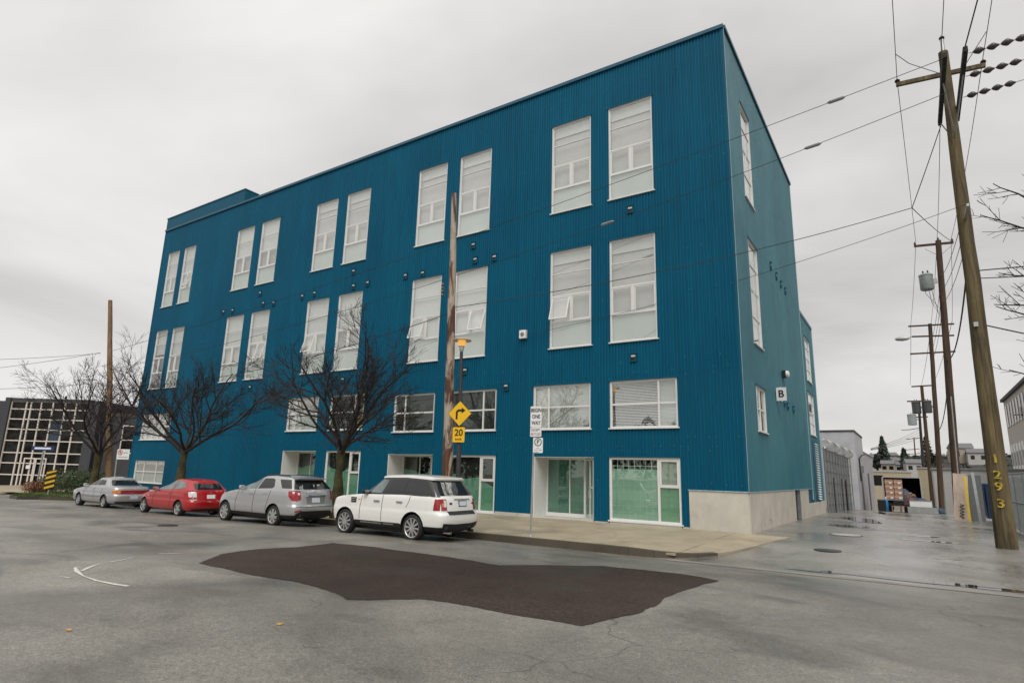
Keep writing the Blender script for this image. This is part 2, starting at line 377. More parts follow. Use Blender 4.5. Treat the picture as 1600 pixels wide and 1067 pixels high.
struct(sheet('asphalt_patch', rough_edge(rough_edge([(p.x, p.y) for p in pp], .05, .35), .012, .07), M_PATCH, .006))
struct(sheet('alley', [(-.5, -6.73), (10.5, -6.73), (10.5, 37.9), (-.5, 37.9)], M_ALLEY, .004))
M_PATCH.node_tree.nodes['Principled BSDF'].inputs['Specular IOR Level'].default_value = .2
M_GUT = concrete('gutter_concrete', (.25, .235, .205), stain=.7)
struct(sheet('gutter_strip', [(-.6, -7.06), (14, -7.16), (14, -6.70), (-.6, -6.70)], M_GUT, .008))
# pavement
def swz(x, y):
    t = min(1, max(0, (x+1.5)/2.6)); return sw(x, y)*(1-t) + (gz(x, max(y, -6.7))+.02)*t
EDGE = [(-29.5, -6.75), (-1.7, -6.75), (-1.0, -6.68), (-.45, -6.45), (-.05, -6.05), (.3, -5.4), (.62, -4.2), (1.0, -2.0), (1.27, -.15)]
struct(sheet('pavement', EDGE+[(.6, .02), (0, .05), (0, .25), (-47, .25), (-47, -6.75)], M_WALK, -.012, swz))
kb = MB()
for (a, b), (c, d) in zip(EDGE, EDGE[1:]):
    nx, ny = -(d-b), (c-a); q = math.hypot(nx, ny); nx, ny = nx/q*.16, ny/q*.16
    segs = max(1, int(math.hypot(c-a, d-b)/3.0))
    for k in range(segs):
        g_ = .004/math.hypot(c-a, d-b)
        t0, t1 = k/segs+g_, (k+1)/segs-g_
        P = [(a+(c-a)*t0, b+(d-b)*t0), (a+(c-a)*t1, b+(d-b)*t1)]; P += [(P[1][0]+nx, P[1][1]+ny), (P[0][0]+nx, P[0][1]+ny)]
        one = MB(); one.prism(P, lambda x, y: -.4, lambda x, y: swz(x, max(y, -6.75))+.002)
        ko = one.build('kerb_stone', M_KERB if c <= .4 else M_WALK); kerb_parent = bpy.data.objects['pavement']; ko.parent = kerb_parent
xg = [-28.0+1.72*i for i in range(17)]; yg = [-6.57, -4.9, -3.25, -1.6, -.06]
for i in range(len(xg)-1):
    for j in range(4):
        a, b = xg[i], xg[i+1]
        if b > -.4: b = -.5 if j == 0 else (.0 if j < 3 else .3)
        MB().prism([(a+.006, yg[j]+.006), (b-.006, yg[j]+.006), (b-.006, yg[j+1]-.006), (a+.006, yg[j+1]-.006)], lambda x, y: swz(x, y)-.05, lambda x, y: swz(x, y)).build('paving_slab', M_WALK, bpy.data.objects['pavement'])
# ------------------------------------------------------------------ puddles, paint marks, drains
def blob(cx, cy, rx, ry, n=26, rag=.25, rot=0):
    out = []; ph = [random.uniform(0, 6.28) for _ in range(4)]
    for k in range(n):
        t = 2*math.pi*k/n; q = 1+rag*(.5*math.sin(2*t+ph[0])+.35*math.sin(3*t+ph[1])+.3*math.sin(5*t+ph[2])+.2*math.sin(7*t+ph[3]))
        x, y = rx*q*math.cos(t), ry*q*math.sin(t); out.append((cx+x*math.cos(rot)-y*math.sin(rot), cy+x*math.sin(rot)+y*math.cos(rot)))
    return out
for lab, (px, py), rx, ry, rot in [('long thin puddle lying in the gutter across the alley mouth', (1420, 906), 1.9, .17, -.02), ('short puddle in the gutter beside the splice in the kerb line', (1560, 921), .8, .14, 0),
        ('dark narrow puddle at the inner end of the gutter', (1270, 893), .55, .05, 0), ('oval puddle in front of the round drain grate in the alley', (1325, 822), .75, .9, .3), ('broad puddle further down the wet alley', (1345, 812), .8, 2.6, .2),
        ('pair of slim puddles near the splintered pole, the nearer', (1455, 846), .85, .16, 0), ('pair of slim puddles near the splintered pole, the farther', (1440, 838), .6, .16, .1), ('thin puddle near the truck in the alley', (1375, 801), .35, 2.8, .1)]:
    p = at_g(px, py); tag(sheet('puddle', blob(p.x, p.y, rx, ry, rot=rot), M_WATER, .0125), lab, 'puddle', None)
M_CHALK = mat('faded_white_paint', (.55, .54, .5), .7, var=.35, scale=18)
def stroke(pts, w):
    P = [at_g(*q) for q in pts]; P = [Vector((p.x, p.y)) for p in P]; A, B = [], []
    for k, p in enumerate(P):
        d = (P[min(k+1, len(P)-1)]-P[max(0, k-1)]).normalized(); nrm = Vector((-d.y, d.x)); ww = w*random.uniform(.35, 1.15)/2
        A.append(tuple(p+nrm*ww)); B.append(tuple(p-nrm*ww))
    return A+B[::-1]
for lab, pts, w in [('curved white survey stroke on the road, hooked at one end', [(200, 916), (180, 913), (150, 907), (130, 900), (120, 893), (117, 887), (122, 886)], .07), ('short white survey stroke pointing at the hook', [(128, 892), (140, 886), (156, 881)], .07),
        ('white survey dash above the hooked stroke', [(172, 878), (190, 875), (208, 871)], .07), ('bright white survey dash near the dark patch', [(249, 865), (268, 865), (286, 864)], .07), ('faint white survey dash under the hooked stroke', [(93, 901), (102, 902), (109, 903)], .05)]:
    pass
    tag(sheet('road_mark', stroke(pts, w), M_CHALK, .008), lab, 'road marking', 'white survey strokes on the road')
M_IRON = mat('wet_cast_iron', (.035, .035, .033), .35, .5, var=.3)
def grate(px, py, r_, lab, cover=False):
    p = at_g(px, py); t = thing('drain_grate' if not cover else 'manhole_cover', lab, 'drain' if not cover else 'manhole', (p.x, p.y, gz(p.x, p.y)+.006))
    MB().lathe([(r_, 0), (r_, .012), (r_-.05, .012), (r_-.05, .004), (.001, .004)], 32).build('frame' if not cover else 'rim', M_IRON, t, 30)
    for k in range(-5, 6):
        if cover: continue
        y = k*r_/6.2; h = math.sqrt(max(0, (r_-.05)**2-y*y)); MB().box(-h, h, y-.026, y+.026, .003, .016).build('bar', mat('worn_bar', (.5, .49, .46), .4), t)
    if cover: MB().lathe([(r_-.06, .004), (r_-.06, .009), (.01, .010)], 32).build('lid', M_IRON, t)
grate(1322, 836, .52, 'round drain grate with pale bars in the wet alley')
grate(1293, 860, .36, 'round iron manhole cover at the mouth of the alley', True)
grate(262, 821, .3, 'iron manhole cover in the road beside the red hatchback', True)

# ------------------------------------------------------------------ the blue building
T4, B4, T3, B3, T2, B2, T1, ROOF = 18.2, 13.75, 11.83, 7.36, 5.72, 3.83, 2.67, 20.4
LX, LY = -44.05, 16.2
bld = thing('apartment_building', 'four storey blue corrugated metal loft building with paired white windows', 'building')
PITCH, RIB = .132, .038
KNOTS = [(0, 0), (.34, 0), (.5, 1), (.84, 1), (1, 0)]
def prof(u):
    t = (u/PITCH) % 1.0
    return RIB*pl(t, KNOTS)     # 0..RIB depth inward
def clad(pln, u0, u1, z0f, z1, holes, extra=0, name='cladding_panel'):
    us = set([u0, u1]); k = math.floor(u0/PITCH)
    while k*PITCH < u1:
        for t_ in (0, .34, .5, .84):
            if u0 < (k+t_)*PITCH < u1: us.add((k+t_)*PITCH)
        k += 1
    zs = set([z1]); hs = [h for h in holes if h[1] > u0 and h[0] < u1 and h[3] > -9 and h[2] < z1]
    for h in hs:
        for e_ in h[:2]:
            if u0 < e_ < u1: us.add(e_)
        for e_ in h[2:]:
            if e_ < z1: zs.add(e_)
    us = sorted(u for u in us); us = [u for i, u in enumerate(us) if i == 0 or u-us[i-1] > 1e-4]
    b = MB(); zs = sorted(zs)
    idx = {}
    def vid(u, z, lo):
        zz = max(z, lo) if z is not None else lo
        key = (round(u, 4), round(zz, 4))
        if key not in idx:
            d = prof(u)-extra-.004; idx[key] = len(b.v); b.v.append((u, d, zz) if pln == 'A' else (-d, u, zz))
        return idx[key]
    for a, c in zip(us, us[1:]):
        mid = (a+c)/2; lo = z0f(mid); lev = [lo]+[z for z in zs if z > lo+1e-4]
        for p, q in zip(lev, lev[1:]):
            zm = (p+q)/2
            if any(h[0] < mid < h[1] and h[2] < zm < h[3] for h in hs): continue
            b.f.append((vid(a, p, lo), vid(c, p, lo), vid(c, q, lo), vid(a, q, lo)))
    if not b.f: return None
    par = list(range(len(b.v)))
    def find(i):
        while par[i] != i: par[i] = par[par[i]]; i = par[i]
        return i
    for f_ in b.f:
        for i in f_[1:]: par[find(i)] = find(f_[0])
    isl = {}
    for f_ in b.f: isl.setdefault(find(f_[0]), []).append(f_)
    for fs in isl.values():                                  # every separate sheet is an object of its own
        ids = sorted({i for f_ in fs for i in f_}); mp_ = {v: k_ for k_, v in enumerate(ids)}
        one = MB(); one.v = [b.v[i] for i in ids]; one.f = [tuple(mp_[i] for i in f_) for f_ in fs]
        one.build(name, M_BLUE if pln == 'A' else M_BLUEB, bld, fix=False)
def gxs(x): return pl(x, GX)
TALLA = []
for l0, l1, wd in [(-42.95, -39.05, 1.56), (-33.62, -28.88, 1.93), (-25.13, -20.36, 1.95), (-16.53, -11.63, 2.0), (-8.07, -3.13, 2.03)]:
    TALLA += [(l0, l0+wd), (l1-wd, l1)]
LOWA = [(-43.05, -39.09, 3.6, 5.45, 'abc'), (-25.95, -23.3, 4.0, 5.92, 'L'), (-22.2, -19.55, 4.0, 5.92, 'R'), (-17.27, -14.58, B2, T2, 'L'), (-13.62, -10.87, B2, T2, 'R'), (-8.85, -6.08, B2, T2, 'L'), (-5.2, -2.41, B2, T2, 'R')]
BAYA = [(-43.15, -39.09, .55, 2.1, 'N'), (-26.02, -23.1, .33, 2.86, 'recess'), (-22.2, -19.5, .33, 2.86, 'shop'), (-17.46, -14.55, .2, 2.72, 'recess'), (-13.6, -10.8, .2, 2.70, 'shop'), (-8.77, -5.95, .0, T1, 'recess'), (-5.25, -2.38, .26, T1, 'grid')]
HA = [(a, b, B4, T4) for a, b in TALLA] + [(a, b, B3, T3) for a, b in TALLA] + [h[:4] for h in LOWA] + [h[:4] for h in BAYA]
def zbaseA(u):
    if u > -2.06: return 1.52
    if u > -2.45: return .2
    if u > -5.95: return .18
    if u > -11: return .28
    return .30+gxs(u)
SEAMS = [-1, 5.98, 12.02, ROOF-.12]
import itertools
colsA = [LX+.06] + [LX + i*(-LX)/44 for i in range(1, 44)] + [-.05]
for r_, (za, zb_) in enumerate(zip(SEAMS, SEAMS[1:])):
    for a, c in zip(colsA, colsA[1:]):
        clad('A', a, c, (lambda u, za=za: zbaseA(u) if za < 0 else za-.05), zb_, HA, extra=.005*r_)
HB = [(2.45, 4.15, B4, T4), (2.45, 4.15, B3, T3), (2.3, 4.0, 3.82, 5.6)]
colsB = [.05] + [i*LY/16 for i in range(1, 16)] + [LY-.06]
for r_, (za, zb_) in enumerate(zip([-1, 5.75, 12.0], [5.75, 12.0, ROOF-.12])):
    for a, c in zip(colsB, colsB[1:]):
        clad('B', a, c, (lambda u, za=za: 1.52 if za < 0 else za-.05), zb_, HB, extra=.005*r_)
# lower rear wing on the alley
HW = [(17.5, 19.5, 7.95, 10.7), (17.2, 19.5, 4.65, 7.2)]
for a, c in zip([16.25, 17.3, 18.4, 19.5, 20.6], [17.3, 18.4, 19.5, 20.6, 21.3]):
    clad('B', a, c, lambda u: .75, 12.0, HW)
# the structural wall behind the cladding, with true window openings cut out of it
def solid_wall(name, pln, u0, u1, z0, z1, d0, d1, holes, material, parent):
    us = sorted(set([u0, u1]+[e_ for h in holes for e_ in h[:2] if u0 < e_ < u1])); zs = sorted(set([z0, z1]+[e_ for h in holes for e_ in h[2:4] if z0 < e_ < z1])); b = MB()
    for a, c in zip(us, us[1:]):
        run = None
        for p, q in zip(zs, zs[1:]):
            cut = any(h[0] < (a+c)/2 < h[1] and h[2] < (p+q)/2 < h[3] for h in holes)
            if not cut: run = (run[0], q) if run else (p, q)
            if (cut or q == zs[-1]) and run: b.fb(pln, a, c, d0, d1, run[0], run[1]); run = None
    return b.build(name, material, parent)
M_REVEAL = mat('window_reveal_white', (.62, .62, .60), .6, var=.06)
solid_wall('wall', 'A', LX+.08, -.06, -.4, ROOF-.2, .03, .30, HA, M_BLUETRIM, bld)
solid_wall('wall', 'B', .31, LY, -.2, ROOF-.2, .03, .30, HB+[(9.76, 11.34, -.3, 1.5)], M_BLUETRIM, bld)
MB().box(-.6, -.5, 9.5, 11.6, -.2, 1.7).build('lobby_wall', M_DARKIN, bld)
solid_wall('wall', 'B', LY+.01, 21.3, -.2, 11.95, .03, .30, HW, M_BLUETRIM, bld)
MB().box(LX+.08, LX+.36, .31, LY, -.4, ROOF-.2).build('wall', M_BLUETRIM, bld)
MB().box(LX+.37, -.31, LY-.3, LY, -.4, ROOF-.2).build('wall', M_BLUETRIM, bld)
MB().box(-12, -.31, 21.0, 21.3, -.4, 11.95).build('wall', M_BLUETRIM, bld)
MB().box(LX+.37, -.31, .31, LY-.31, ROOF-.55, ROOF-.3).build('roof', M_GREYM, bld)
MB().box(-12, -.31, LY+.01, 20.99, 11.6, 11.8).build('roof', M_GREYM, bld)
M_FLOORIN = mat('interior_floor', (.30, .27, .24), .8)
for z in (2.95, 6.15, 12.55):
    MB().box(LX+.4, -.35, .42, LY-.35, z, z+.25).build('floor_slab', M_FLOORIN, bld)
MB().box(LX+.4, -.35, 5.6, 5.75, -.2, ROOF-.6).build('interior_wall', mat('interior_paint', (.5, .48, .45), .8), bld)
for x in (-36.4, -27, -18.4, -9.8): MB().box(x-.1, x+.1, .45, 5.6, -.2, ROOF-.6).build('interior_wall', MATS['interior_paint'], bld)
# trims
MB().box(LX, .03, -.09, .33, ROOF-.16, ROOF).build('roof_flashing', mat('blue_flashing', (.012, .085, .14), .4, var=.15), bld)
MB().box(-.33, .09, .0335, LY+.05, ROOF-.162, ROOF-.003).build('roof_flashing', MATS['blue_flashing'], bld)
MB().box(-.28, .04, LY+.052, 21.35, 11.86, 12.05).build('roof_flashing', MATS['blue_flashing'], bld)
cf = MB(); cf.box(-.075, .022, -.030, -.005, 1.5, ROOF-.17); cf.box(-.003, .024, -.0045, .075, 1.5, ROOF-.17); cf.build('corner_flashing', M_BLUETRIM, bld)
MB().box(.0245, .032, -.034, .03, 1.5, ROOF-.17).build('corner_bead', M_FLASH, bld)
MB().box(LX-.02, LX+.075, -.03, .1, .0, ROOF-.17).build('corner_flashing', M_BLUETRIM, bld)
MB().box(-.02, .028, LY-.07, LY+.05, .9, ROOF-.17).build('corner_flashing', M_FLASH, bld)
MB().box(-.02, .026, 21.22, 21.36, .7, 11.85).build('corner_flashing', M_FLASH, bld)
# stepped parapet block over the far end
pb = MB(); pb.box(LX+.02, -33.4, -.03, 1.0, ROOF+.004, 21.32); pb.build('parapet', M_BLUETRIM, bld)
MB().box(LX-.01, -33.37, -.075, 1.05, 21.322, 21.40).build('parapet_cap', MATS['blue_flashing'], bld)
# concrete plinth
MB().box(-2.08, .0, -.04, .32, -.3, 1.50).build('plinth', M_PLINTH, bld)
MB().box(-.30, .035, .0, 9.75, -.3, 1.497).build('plinth', mat('plinth_cream', (.55, .51, .44), .8, var=.14, scale=1.2, bump=.2), bld)
MB().box(-.30, .037, 11.35, 21.3, -.3, .74).build('plinth', MATS['plinth_cream'], bld)
MB().box(-.30, .034, 11.35, 14.2, .741, 1.497).build('plinth', MATS['plinth_cream'], bld)
MB().box(-2.10, .05, -.075, -.041, 1.501, 1.535).build('drip_edge', M_FLASH, bld); MB().box(.036, .062, -.075, LY, 1.498, 1.53).build('drip_edge', M_FLASH, bld)
dr = MB(); dr.fb('B', 9.85, 11.25, .12, .16, .12, 1.46); sd_ = dr.build('service_door', mat('dark_service_door', (.05, .05, .05), .6), bld)
MB().fb('B', 9.76, 9.84, -.03, .16, .1, 1.49).build('frame', M_GREYM, sd_); MB().fb('B', 11.26, 11.34, -.03, .16, .1, 1.49).build('frame', M_GREYM, sd_)
for a, c in [(-43.9, -26.05), (-23.05, -22.25), (-19.45, -17.5), (-14.5, -13.65), (-10.75, -8.8), (-5.9, -5.3), (-2.36, -2.1)]:
    MB().prism([(a, -.02), (c, -.02), (c, .029), (a, .029)], lambda x, y: -.4, lambda x, y: zbaseA(x-.02)-.005).build('base_strip', M_PLINTH, bld)
# ---- windows
def bars(b, pln, u0, u1, z0, z1, w, d0, d1):
    b.fb(pln, u0, u0+w, d0, d1, z0, z1); b.fb(pln, u1-w, u1, d0, d1, z0, z1)
    b.fb(pln, u0+w, u1-w, d0, d1, z0, z0+w); b.fb(pln, u0+w, u1-w, d0, d1, z1-w, z1)
def sub(o, name, b, material): return b.build(name, material, o)
def reveal(o, pln, u0, u1, z0, z1, deep=.28):
    b = MB(); t = .012
    b.fb(pln, u0, u0+t, -.012, deep, z0, z1); b.fb(pln, u1-t, u1, -.012, deep, z0, z1); b.fb(pln, u0+t, u1-t, -.012, deep, z1-t, z1)
    sub(o, 'reveal', b, M_REVEAL)
    s = MB(); s.fb(pln, u0-.06, u1+.06, -.07, .05, z0-.05, z0-.002); sub(o, 'sill', s, M_WFRAME)
    h = MB(); h.fb(pln, u0-.05, u1+.05, -.045, .012, z1+.002, z1+.055); sub(o, 'head_flashing', h, M_BLUETRIM)
def tall_window(pln, u0, u1, z0, z1, opened=None, style=0):
    """four-row loft window: two fixed lights, a pair of awning sashes, a fixed light"""
    H = z1-z0; rows = [z1-.02, z1-H*.235, z1-H*.47, z1-H*.735, z0+.02]; d0, d1 = .03, .10
    b = MB(); bars(b, pln, u0+.013, u1-.013, z0, z1-.013, .055, d0, d1)
    for r_, w in ((rows[1], .035), (rows[2], .075), (rows[3], .055)): b.fb(pln, u0+.06, u1-.06, d0+.002, d1-.002, r_-w/2, r_+w/2)
    um = (u0+u1)/2; b.fb(pln, um-.05, um+.05, d0+.004, d1-.004, rows[3], rows[2])
    o = b.build('window', M_WFRAME, bld)
    reveal(o, pln, u0, u1, z0, z1)
    for k in (0, 1, 3):
        sub(o, 'pane', MB().fb(pln, u0+.06, u1-.06, .06, .068, rows[k+1], rows[k]), M_GLASS)
    for s_, (a, c) in enumerate(((u0+.07, um-.055), (um+.055, u1-.07))):
        za, zb_ = rows[3]+.035, rows[2]-.045
        fr = MB(); gl = MB(); bars(fr, pln, a, c, za, zb_, .05, .045, .085); gl.fb(pln, a+.05, c-.05, .058, .066, za+.05, zb_-.05)
        if opened == s_ and pln == 'A':                     # awning sash pushed out at the foot
            T = Matrix.Translation((0, .05, zb_)) @ Matrix.Rotation(R(-17), 4, 'X') @ Matrix.Translation((0, -.05, -zb_))
            fr.v = [tuple(T @ Vector(v)) for v in fr.v]; gl.v = [tuple(T @ Vector(v)) for v in gl.v]
        sub(o, 'sash', fr, M_WFRAME); sub(o, 'pane', gl, M_GLASS)
    # blinds, film and curtains, and flat sheets standing in for rooms
    bl = lambda name, k0, k1, mt, d=.20: sub(o, name, MB().fb(pln, u0+.03, u1-.03, d, d+.012, k1+.01, k0-.01), mt)
    if style == 0: bl('blind', rows[0], rows[3], M_BLINDW); bl('film', rows[3], rows[4], M_BLINDG, .14)
    elif style == 1: bl('blind', rows[0], rows[2], M_BLINDW); bl('curtain_room_sheet', rows[2], rows[3], M_LINER); bl('film', rows[3], rows[4], M_BLINDG, .14)
    elif style == 2: bl('blind', rows[0], rows[0]-H*.12, M_BLINDW); bl('film', rows[3], rows[4], M_BLINDG, .14); bl('curtain_room_sheet', rows[0]-H*.12, rows[3], mat('pale_room', (.74, .73, .70), .9, var=.06), .26)  # last one is no curtain: a flat pale sheet in place of the room
    else: bl('blind', rows[0], rows[2]+H*.06, M_BLINDW); bl('curtain_room_sheet', rows[2]+H*.06, rows[4], M_DARKIN, .28)  # no curtain: the dim room's shade put into a flat dark sheet
st4 = [0, 0, 1, 1, 2, 2, 2, 2, 2, 2]; st3 = [3, 1, 0, 0, 0, 1, 0, 0, 2, 2]; op3 = {3: 1, 4: 0, 6: 0, 7: 1, 8: 0}
for k, (a, c) in enumerate(TALLA):
    tall_window('A', a, c, B4, T4, 1 if k == 1 else None, st4[k]); tall_window('A', a, c, B3, T3, op3.get(k), st3[k])
tall_window('B', 2.45, 4.15, B4, T4, None, 2); tall_window('B', 2.45, 4.15, B3, T3, None, 2)
tall_window('B', 17.5, 19.5, 7.95, 10.7, None, 0); tall_window('B', 17.2, 19.5, 4.65, 7.2, None, 3)
M_SLAT = mat('venetian_slat', (.86, .88, .84), .7, var=.05)
def low_window(pln, u0, u1, z0, z1, kind, styles):
    b = MB(); bars(b, pln, u0+.013, u1-.013, z0, z1-.013, .06, .03, .10); W = u1-u0; zm = (z0+z1)/2
    cuts = {'L': [.27], 'R': [.73], 'abc': [.2, .40, .6, .8], 'N': [.30, .72], 'S': [.5]}[kind]
    ue = [u0+.07]+[u0+W*c for c in cuts]+[u1-.07]
    for e_ in ue[1:-1]: b.fb(pln, e_-.035, e_+.035, .032, .098, z0+.05, z1-.06)
    for k, (a, c) in enumerate(zip(ue, ue[1:])):
        if kind in 'abc' and k in (1, 2): continue
        b.fb(pln, a, c, .036, .094, zm-.035, zm+.035)
    o = b.build('window', M_WFRAME, bld); reveal(o, pln, u0, u1, z0, z1)
    for k, (a, c) in enumerate(zip(ue, ue[1:])):
        for h, (p, q) in enumerate(((z0+.05, zm), (zm, z1-.06))):
            sub(o, 'pane', MB().fb(pln, a, c, .062, .070, p, q), M_GLASS if styles[k] not in 'DO' else M_GLASSD)
            s = styles[k]
            if s == 'O': sub(o, 'panel', MB().fb(pln, a, c, .16, .175, p, q), M_ORANGE)
            elif s == 'G': sub(o, 'film', MB().fb(pln, a, c, .12, .13, p, q), M_BLINDG if h == 0 else M_LINER)
            elif s == 'D': sub(o, 'dark_room', MB().fb(pln, a, c, .27, .29, p, q), M_DARKIN)
            elif s == 'W': sub(o, 'blind', MB().fb(pln, a, c, .16, .17, p, q), M_BLINDW)
        if s in 'VX':
            sl = MB(); z = z0+.07
            while z < z1-.08:
                sl.hexa([(a, .150, z), (c, .150, z), (a, .170, z+.022), (c, .170, z+.022), (a, .151, z+.004), (c, .151, z+.004), (a, .171, z+.026), (c, .171, z+.026)]); z += .05 if s == 'V' else .062
            so_ = sub(o, 'venetian_blind', sl, M_SLAT); so_['kind'] = 'stuff'
            sub(o, 'dark_room', MB().fb(pln, a, c, .27, .29, z0+.05, z1-.06), M_BLINDG if s == 'V' else M_DARKIN)
for (a, c, p, q, kd), stl in zip(LOWA, ['WWGWD', 'WG', 'DO', 'DD', 'DD', 'WV', 'XV']): low_window('A', a, c, p, q, kd, stl)
low_window('B', 2.3, 4.0, 3.82, 5.6, 'S', 'WD')
def wave_film(o, pln, a, c, z0, z1, d):
    n_ = 24; b = MB(); ph = random.uniform(0, 6)
    for k in range(n_):
        x0, x1 = a+(c-a)*k/n_, a+(c-a)*(k+1)/n_; f = lambda x: z1-.12+.10*math.sin(x*3.1+ph)+.03*math.sin(x*7+ph)
        b.hexa([(x0, d, z0), (x1, d, z0), (x0, d+.006, z0), (x1, d+.006, z0), (x0, d, f(x0)), (x1, d, f(x1)), (x0, d+.006, f(x0)), (x1, d+.006, f(x1))])
    return sub(o, 'film', b, M_FILM)
for a, c, p, q, kd in BAYA:
    if kd == 'N':
        low_window('A', a, c, p, q, 'N', 'GGG'); continue
    if kd in ('shop', 'grid'):
        b = MB(); bars(b, 'A', a+.013, c-.013, p, q-.013, .07, .02, .11); um = a+(c-a)*.70; zm = p+(q-p)*.56
        b.fb('A', um-.045, um+.045, .022, .108, p+.06, q-.07); bars(b, 'A', um+.05, c-.085, zm, q-.085, .06, .024, .106); b.fb('A', um+.045, c-.07, .026, .104, zm-.05, zm-.001)
        b.fb('A', a+.01, c-.01, -.03, .019, p-.13, p+.04)
        o = b.build('shop_window', M_WFRAME, bld); reveal(o, 'A', a, c, p, q)
        sub(o, 'pane', MB().fb('A', a+.08, um-.05, .06, .068, p+.06, q-.07), M_GLASSD)
        sub(o, 'pane', MB().fb('A', um+.05, c-.085, .061, .069, p+.06, zm-.05), M_GLASSD); sub(o, 'pane', MB().fb('A', um+.11, c-.145, .061, .069, zm+.06, q-.145), M_GLASSD)
        if kd == 'shop':
            wave_film(o, 'A', a+.08, um-.05, p+.06, p+(q-p)*.66, .085); wave_film(o, 'A', um+.05, c-.085, p+.06, zm-.05, .085)
        else:
            sub(o, 'film', MB().fb('A', a+.08, um-.05, .10, .11, p+.06, q-.45), mat('pale_sea_film', (.50, .68, .60), .5, var=.12, scale=.9))
            sub(o, 'film', MB().fb('A', um+.05, c-.085, .10, .11, p+.06, zm-.05), mat('green_film', (.30, .50, .36), .5, var=.12, scale=.9)); sub(o, 'film', MB().fb('A', um+.1, c-.13, .10, .11, zm+.05, q-.13), M_LINER)
            for k in range(1, 8): sub(o, 'grid_bar', MB().fb('A', a+.08+k*(um-a-.13)/8-.011, a+.08+k*(um-a-.13)/8+.011, .076, .09, p+.06, q-.07), M_BLINDG)
            for k in range(1, 9): sub(o, 'grid_bar', MB().fb('A', a+.08, um-.05, .092, .098, p+.06+k*(q-p-.13)/9-.011, p+.06+k*(q-p-.13)/9+.011), M_BLINDG)
        sub(o, 'dark_room', MB().fb('A', a+.05, c-.05, .27, .29, p+.05, q-.05), M_DARKIN)
    else:  # recessed entrance: white return wall, glass screen, angled door
        D = 1.05; zb_ = p; xr_ = a+(c-a)*.68
        o = MB().box(a-.02, a+.03, .0, D, zb_-.1, q).build('entrance', M_WFRAME, bld)
        sub(o, 'soffit', MB().box(a+.031, c, .031, D+.1, q-.03, q+.02), M_REVEAL)
        sub(o, 'step', MB().prism([(a+.031, .0), (c, .0), (c, .3), (xr_, D+.1), (a+.031, D+.1)], -.3, zb_+.16), M_PLINTH)
        zs_ = zb_+.17
        fr = MB(); bars(fr, 'A', a+.035, xr_, zs_, q-.035, .06, D, D+.07); fr.box((a+xr_)/2+.2, (a+xr_)/2+.24, D+.002, D+.068, zs_+.05, q-.08); fr.box(a+.035, xr_, D-.03, D-.001, zs_, zs_+.16); sub(o, 'frame', fr, M_WFRAME)
        sub(o, 'pane', MB().box(a+.09, (a+xr_)/2+.2, D+.03, D+.038, zs_+.05, q-.09), M_GLASSD); sub(o, 'pane', MB().box((a+xr_)/2+.24, xr_-.06, D+.03, D+.038, zs_+.05, q-.09), M_GLASSD)
        if c > -7:
            sub(o, 'film', MB().box(a+.09, xr_-.06, D+.08, D+.09, zs_+.05, q-.1), mat('deep_sea_film', (.16, .34, .29), .5, var=.25, scale=.8))
            for k in range(1, 7): sub(o, 'grid_bar', MB().box(a+.09, xr_-.06, D+.05, D+.06, zs_+k*.36-.008, zs_+k*.36+.008), M_FILM)
            for k in range(1, 6): sub(o, 'grid_bar', MB().box(a+.09+k*.3-.008, a+.09+k*.3+.008, D+.062, D+.07, zs_+.05, q-.1), M_FILM)
        else: wave_film(o, 'A', a+.09, xr_-.06, zs_+.05, p+(q-p)*.72, D+.05)
        sub(o, 'dark_room', MB().box(a+.05, xr_+.3, D+.4, D+.42, zs_, q-.05), M_DARKIN)
        # angled door between the screen and the outer face
        A, B = Vector((xr_+.01, D, 0)), Vector((c-.06, .12, 0)); dv = (B-A).normalized(); L = (B-A).length; rot = math.atan2(dv.y, dv.x)
        T = Matrix.Translation(A) @ Matrix.Rotation(rot, 4, 'Z')
        def place(mb): mb.v = [tuple(T @ Vector(v)) for v in mb.v]; return mb
        dm = MB(); bars(dm, 'A', .0, L*.62, zs_-.02, q-.06, .07, -.02, .03); dm.box(L*.62, L, -.02, .03, zs_-.02, zs_+.05); dm.box(L*.62+.001, L, -.018, .03, q-.11, q-.06); dm.box(L-.05, L, -.022, .032, zs_, q-.07); dm.box(L*.62, L-.05, -.019, .03, zs_+1.25, zs_+1.31)
        dd = sub(o, 'door', place(dm), M_WFRAME)
        sub(o, 'door_glass', place(MB().box(.07, L*.62-.07, .0, .008, zs_+.05, q-.13)), M_GLASSD)
        sub(o, 'door_panel', place(MB().box(.05, L*.62-.05, .03, .04, zs_+.03, q-.1)), mat('pale_door_film', (.50, .55, .50), .6, var=.1)); sub(o, 'side_light', place(MB().box(L*.62+.02, L-.03, .0, .008, zs_+.05, q-.1)), M_GLASSD)
        sub(o, 'side_film', place(MB().box(L*.62+.02, L-.03, .03, .04, zs_+.05, q-.1)), M_LINER)
        sub(o, 'door_handle', place(MB().box(L*.62-.16, L*.62-.10, -.075, -.022, zs_+.85, zs_+1.15)), M_CHROME)
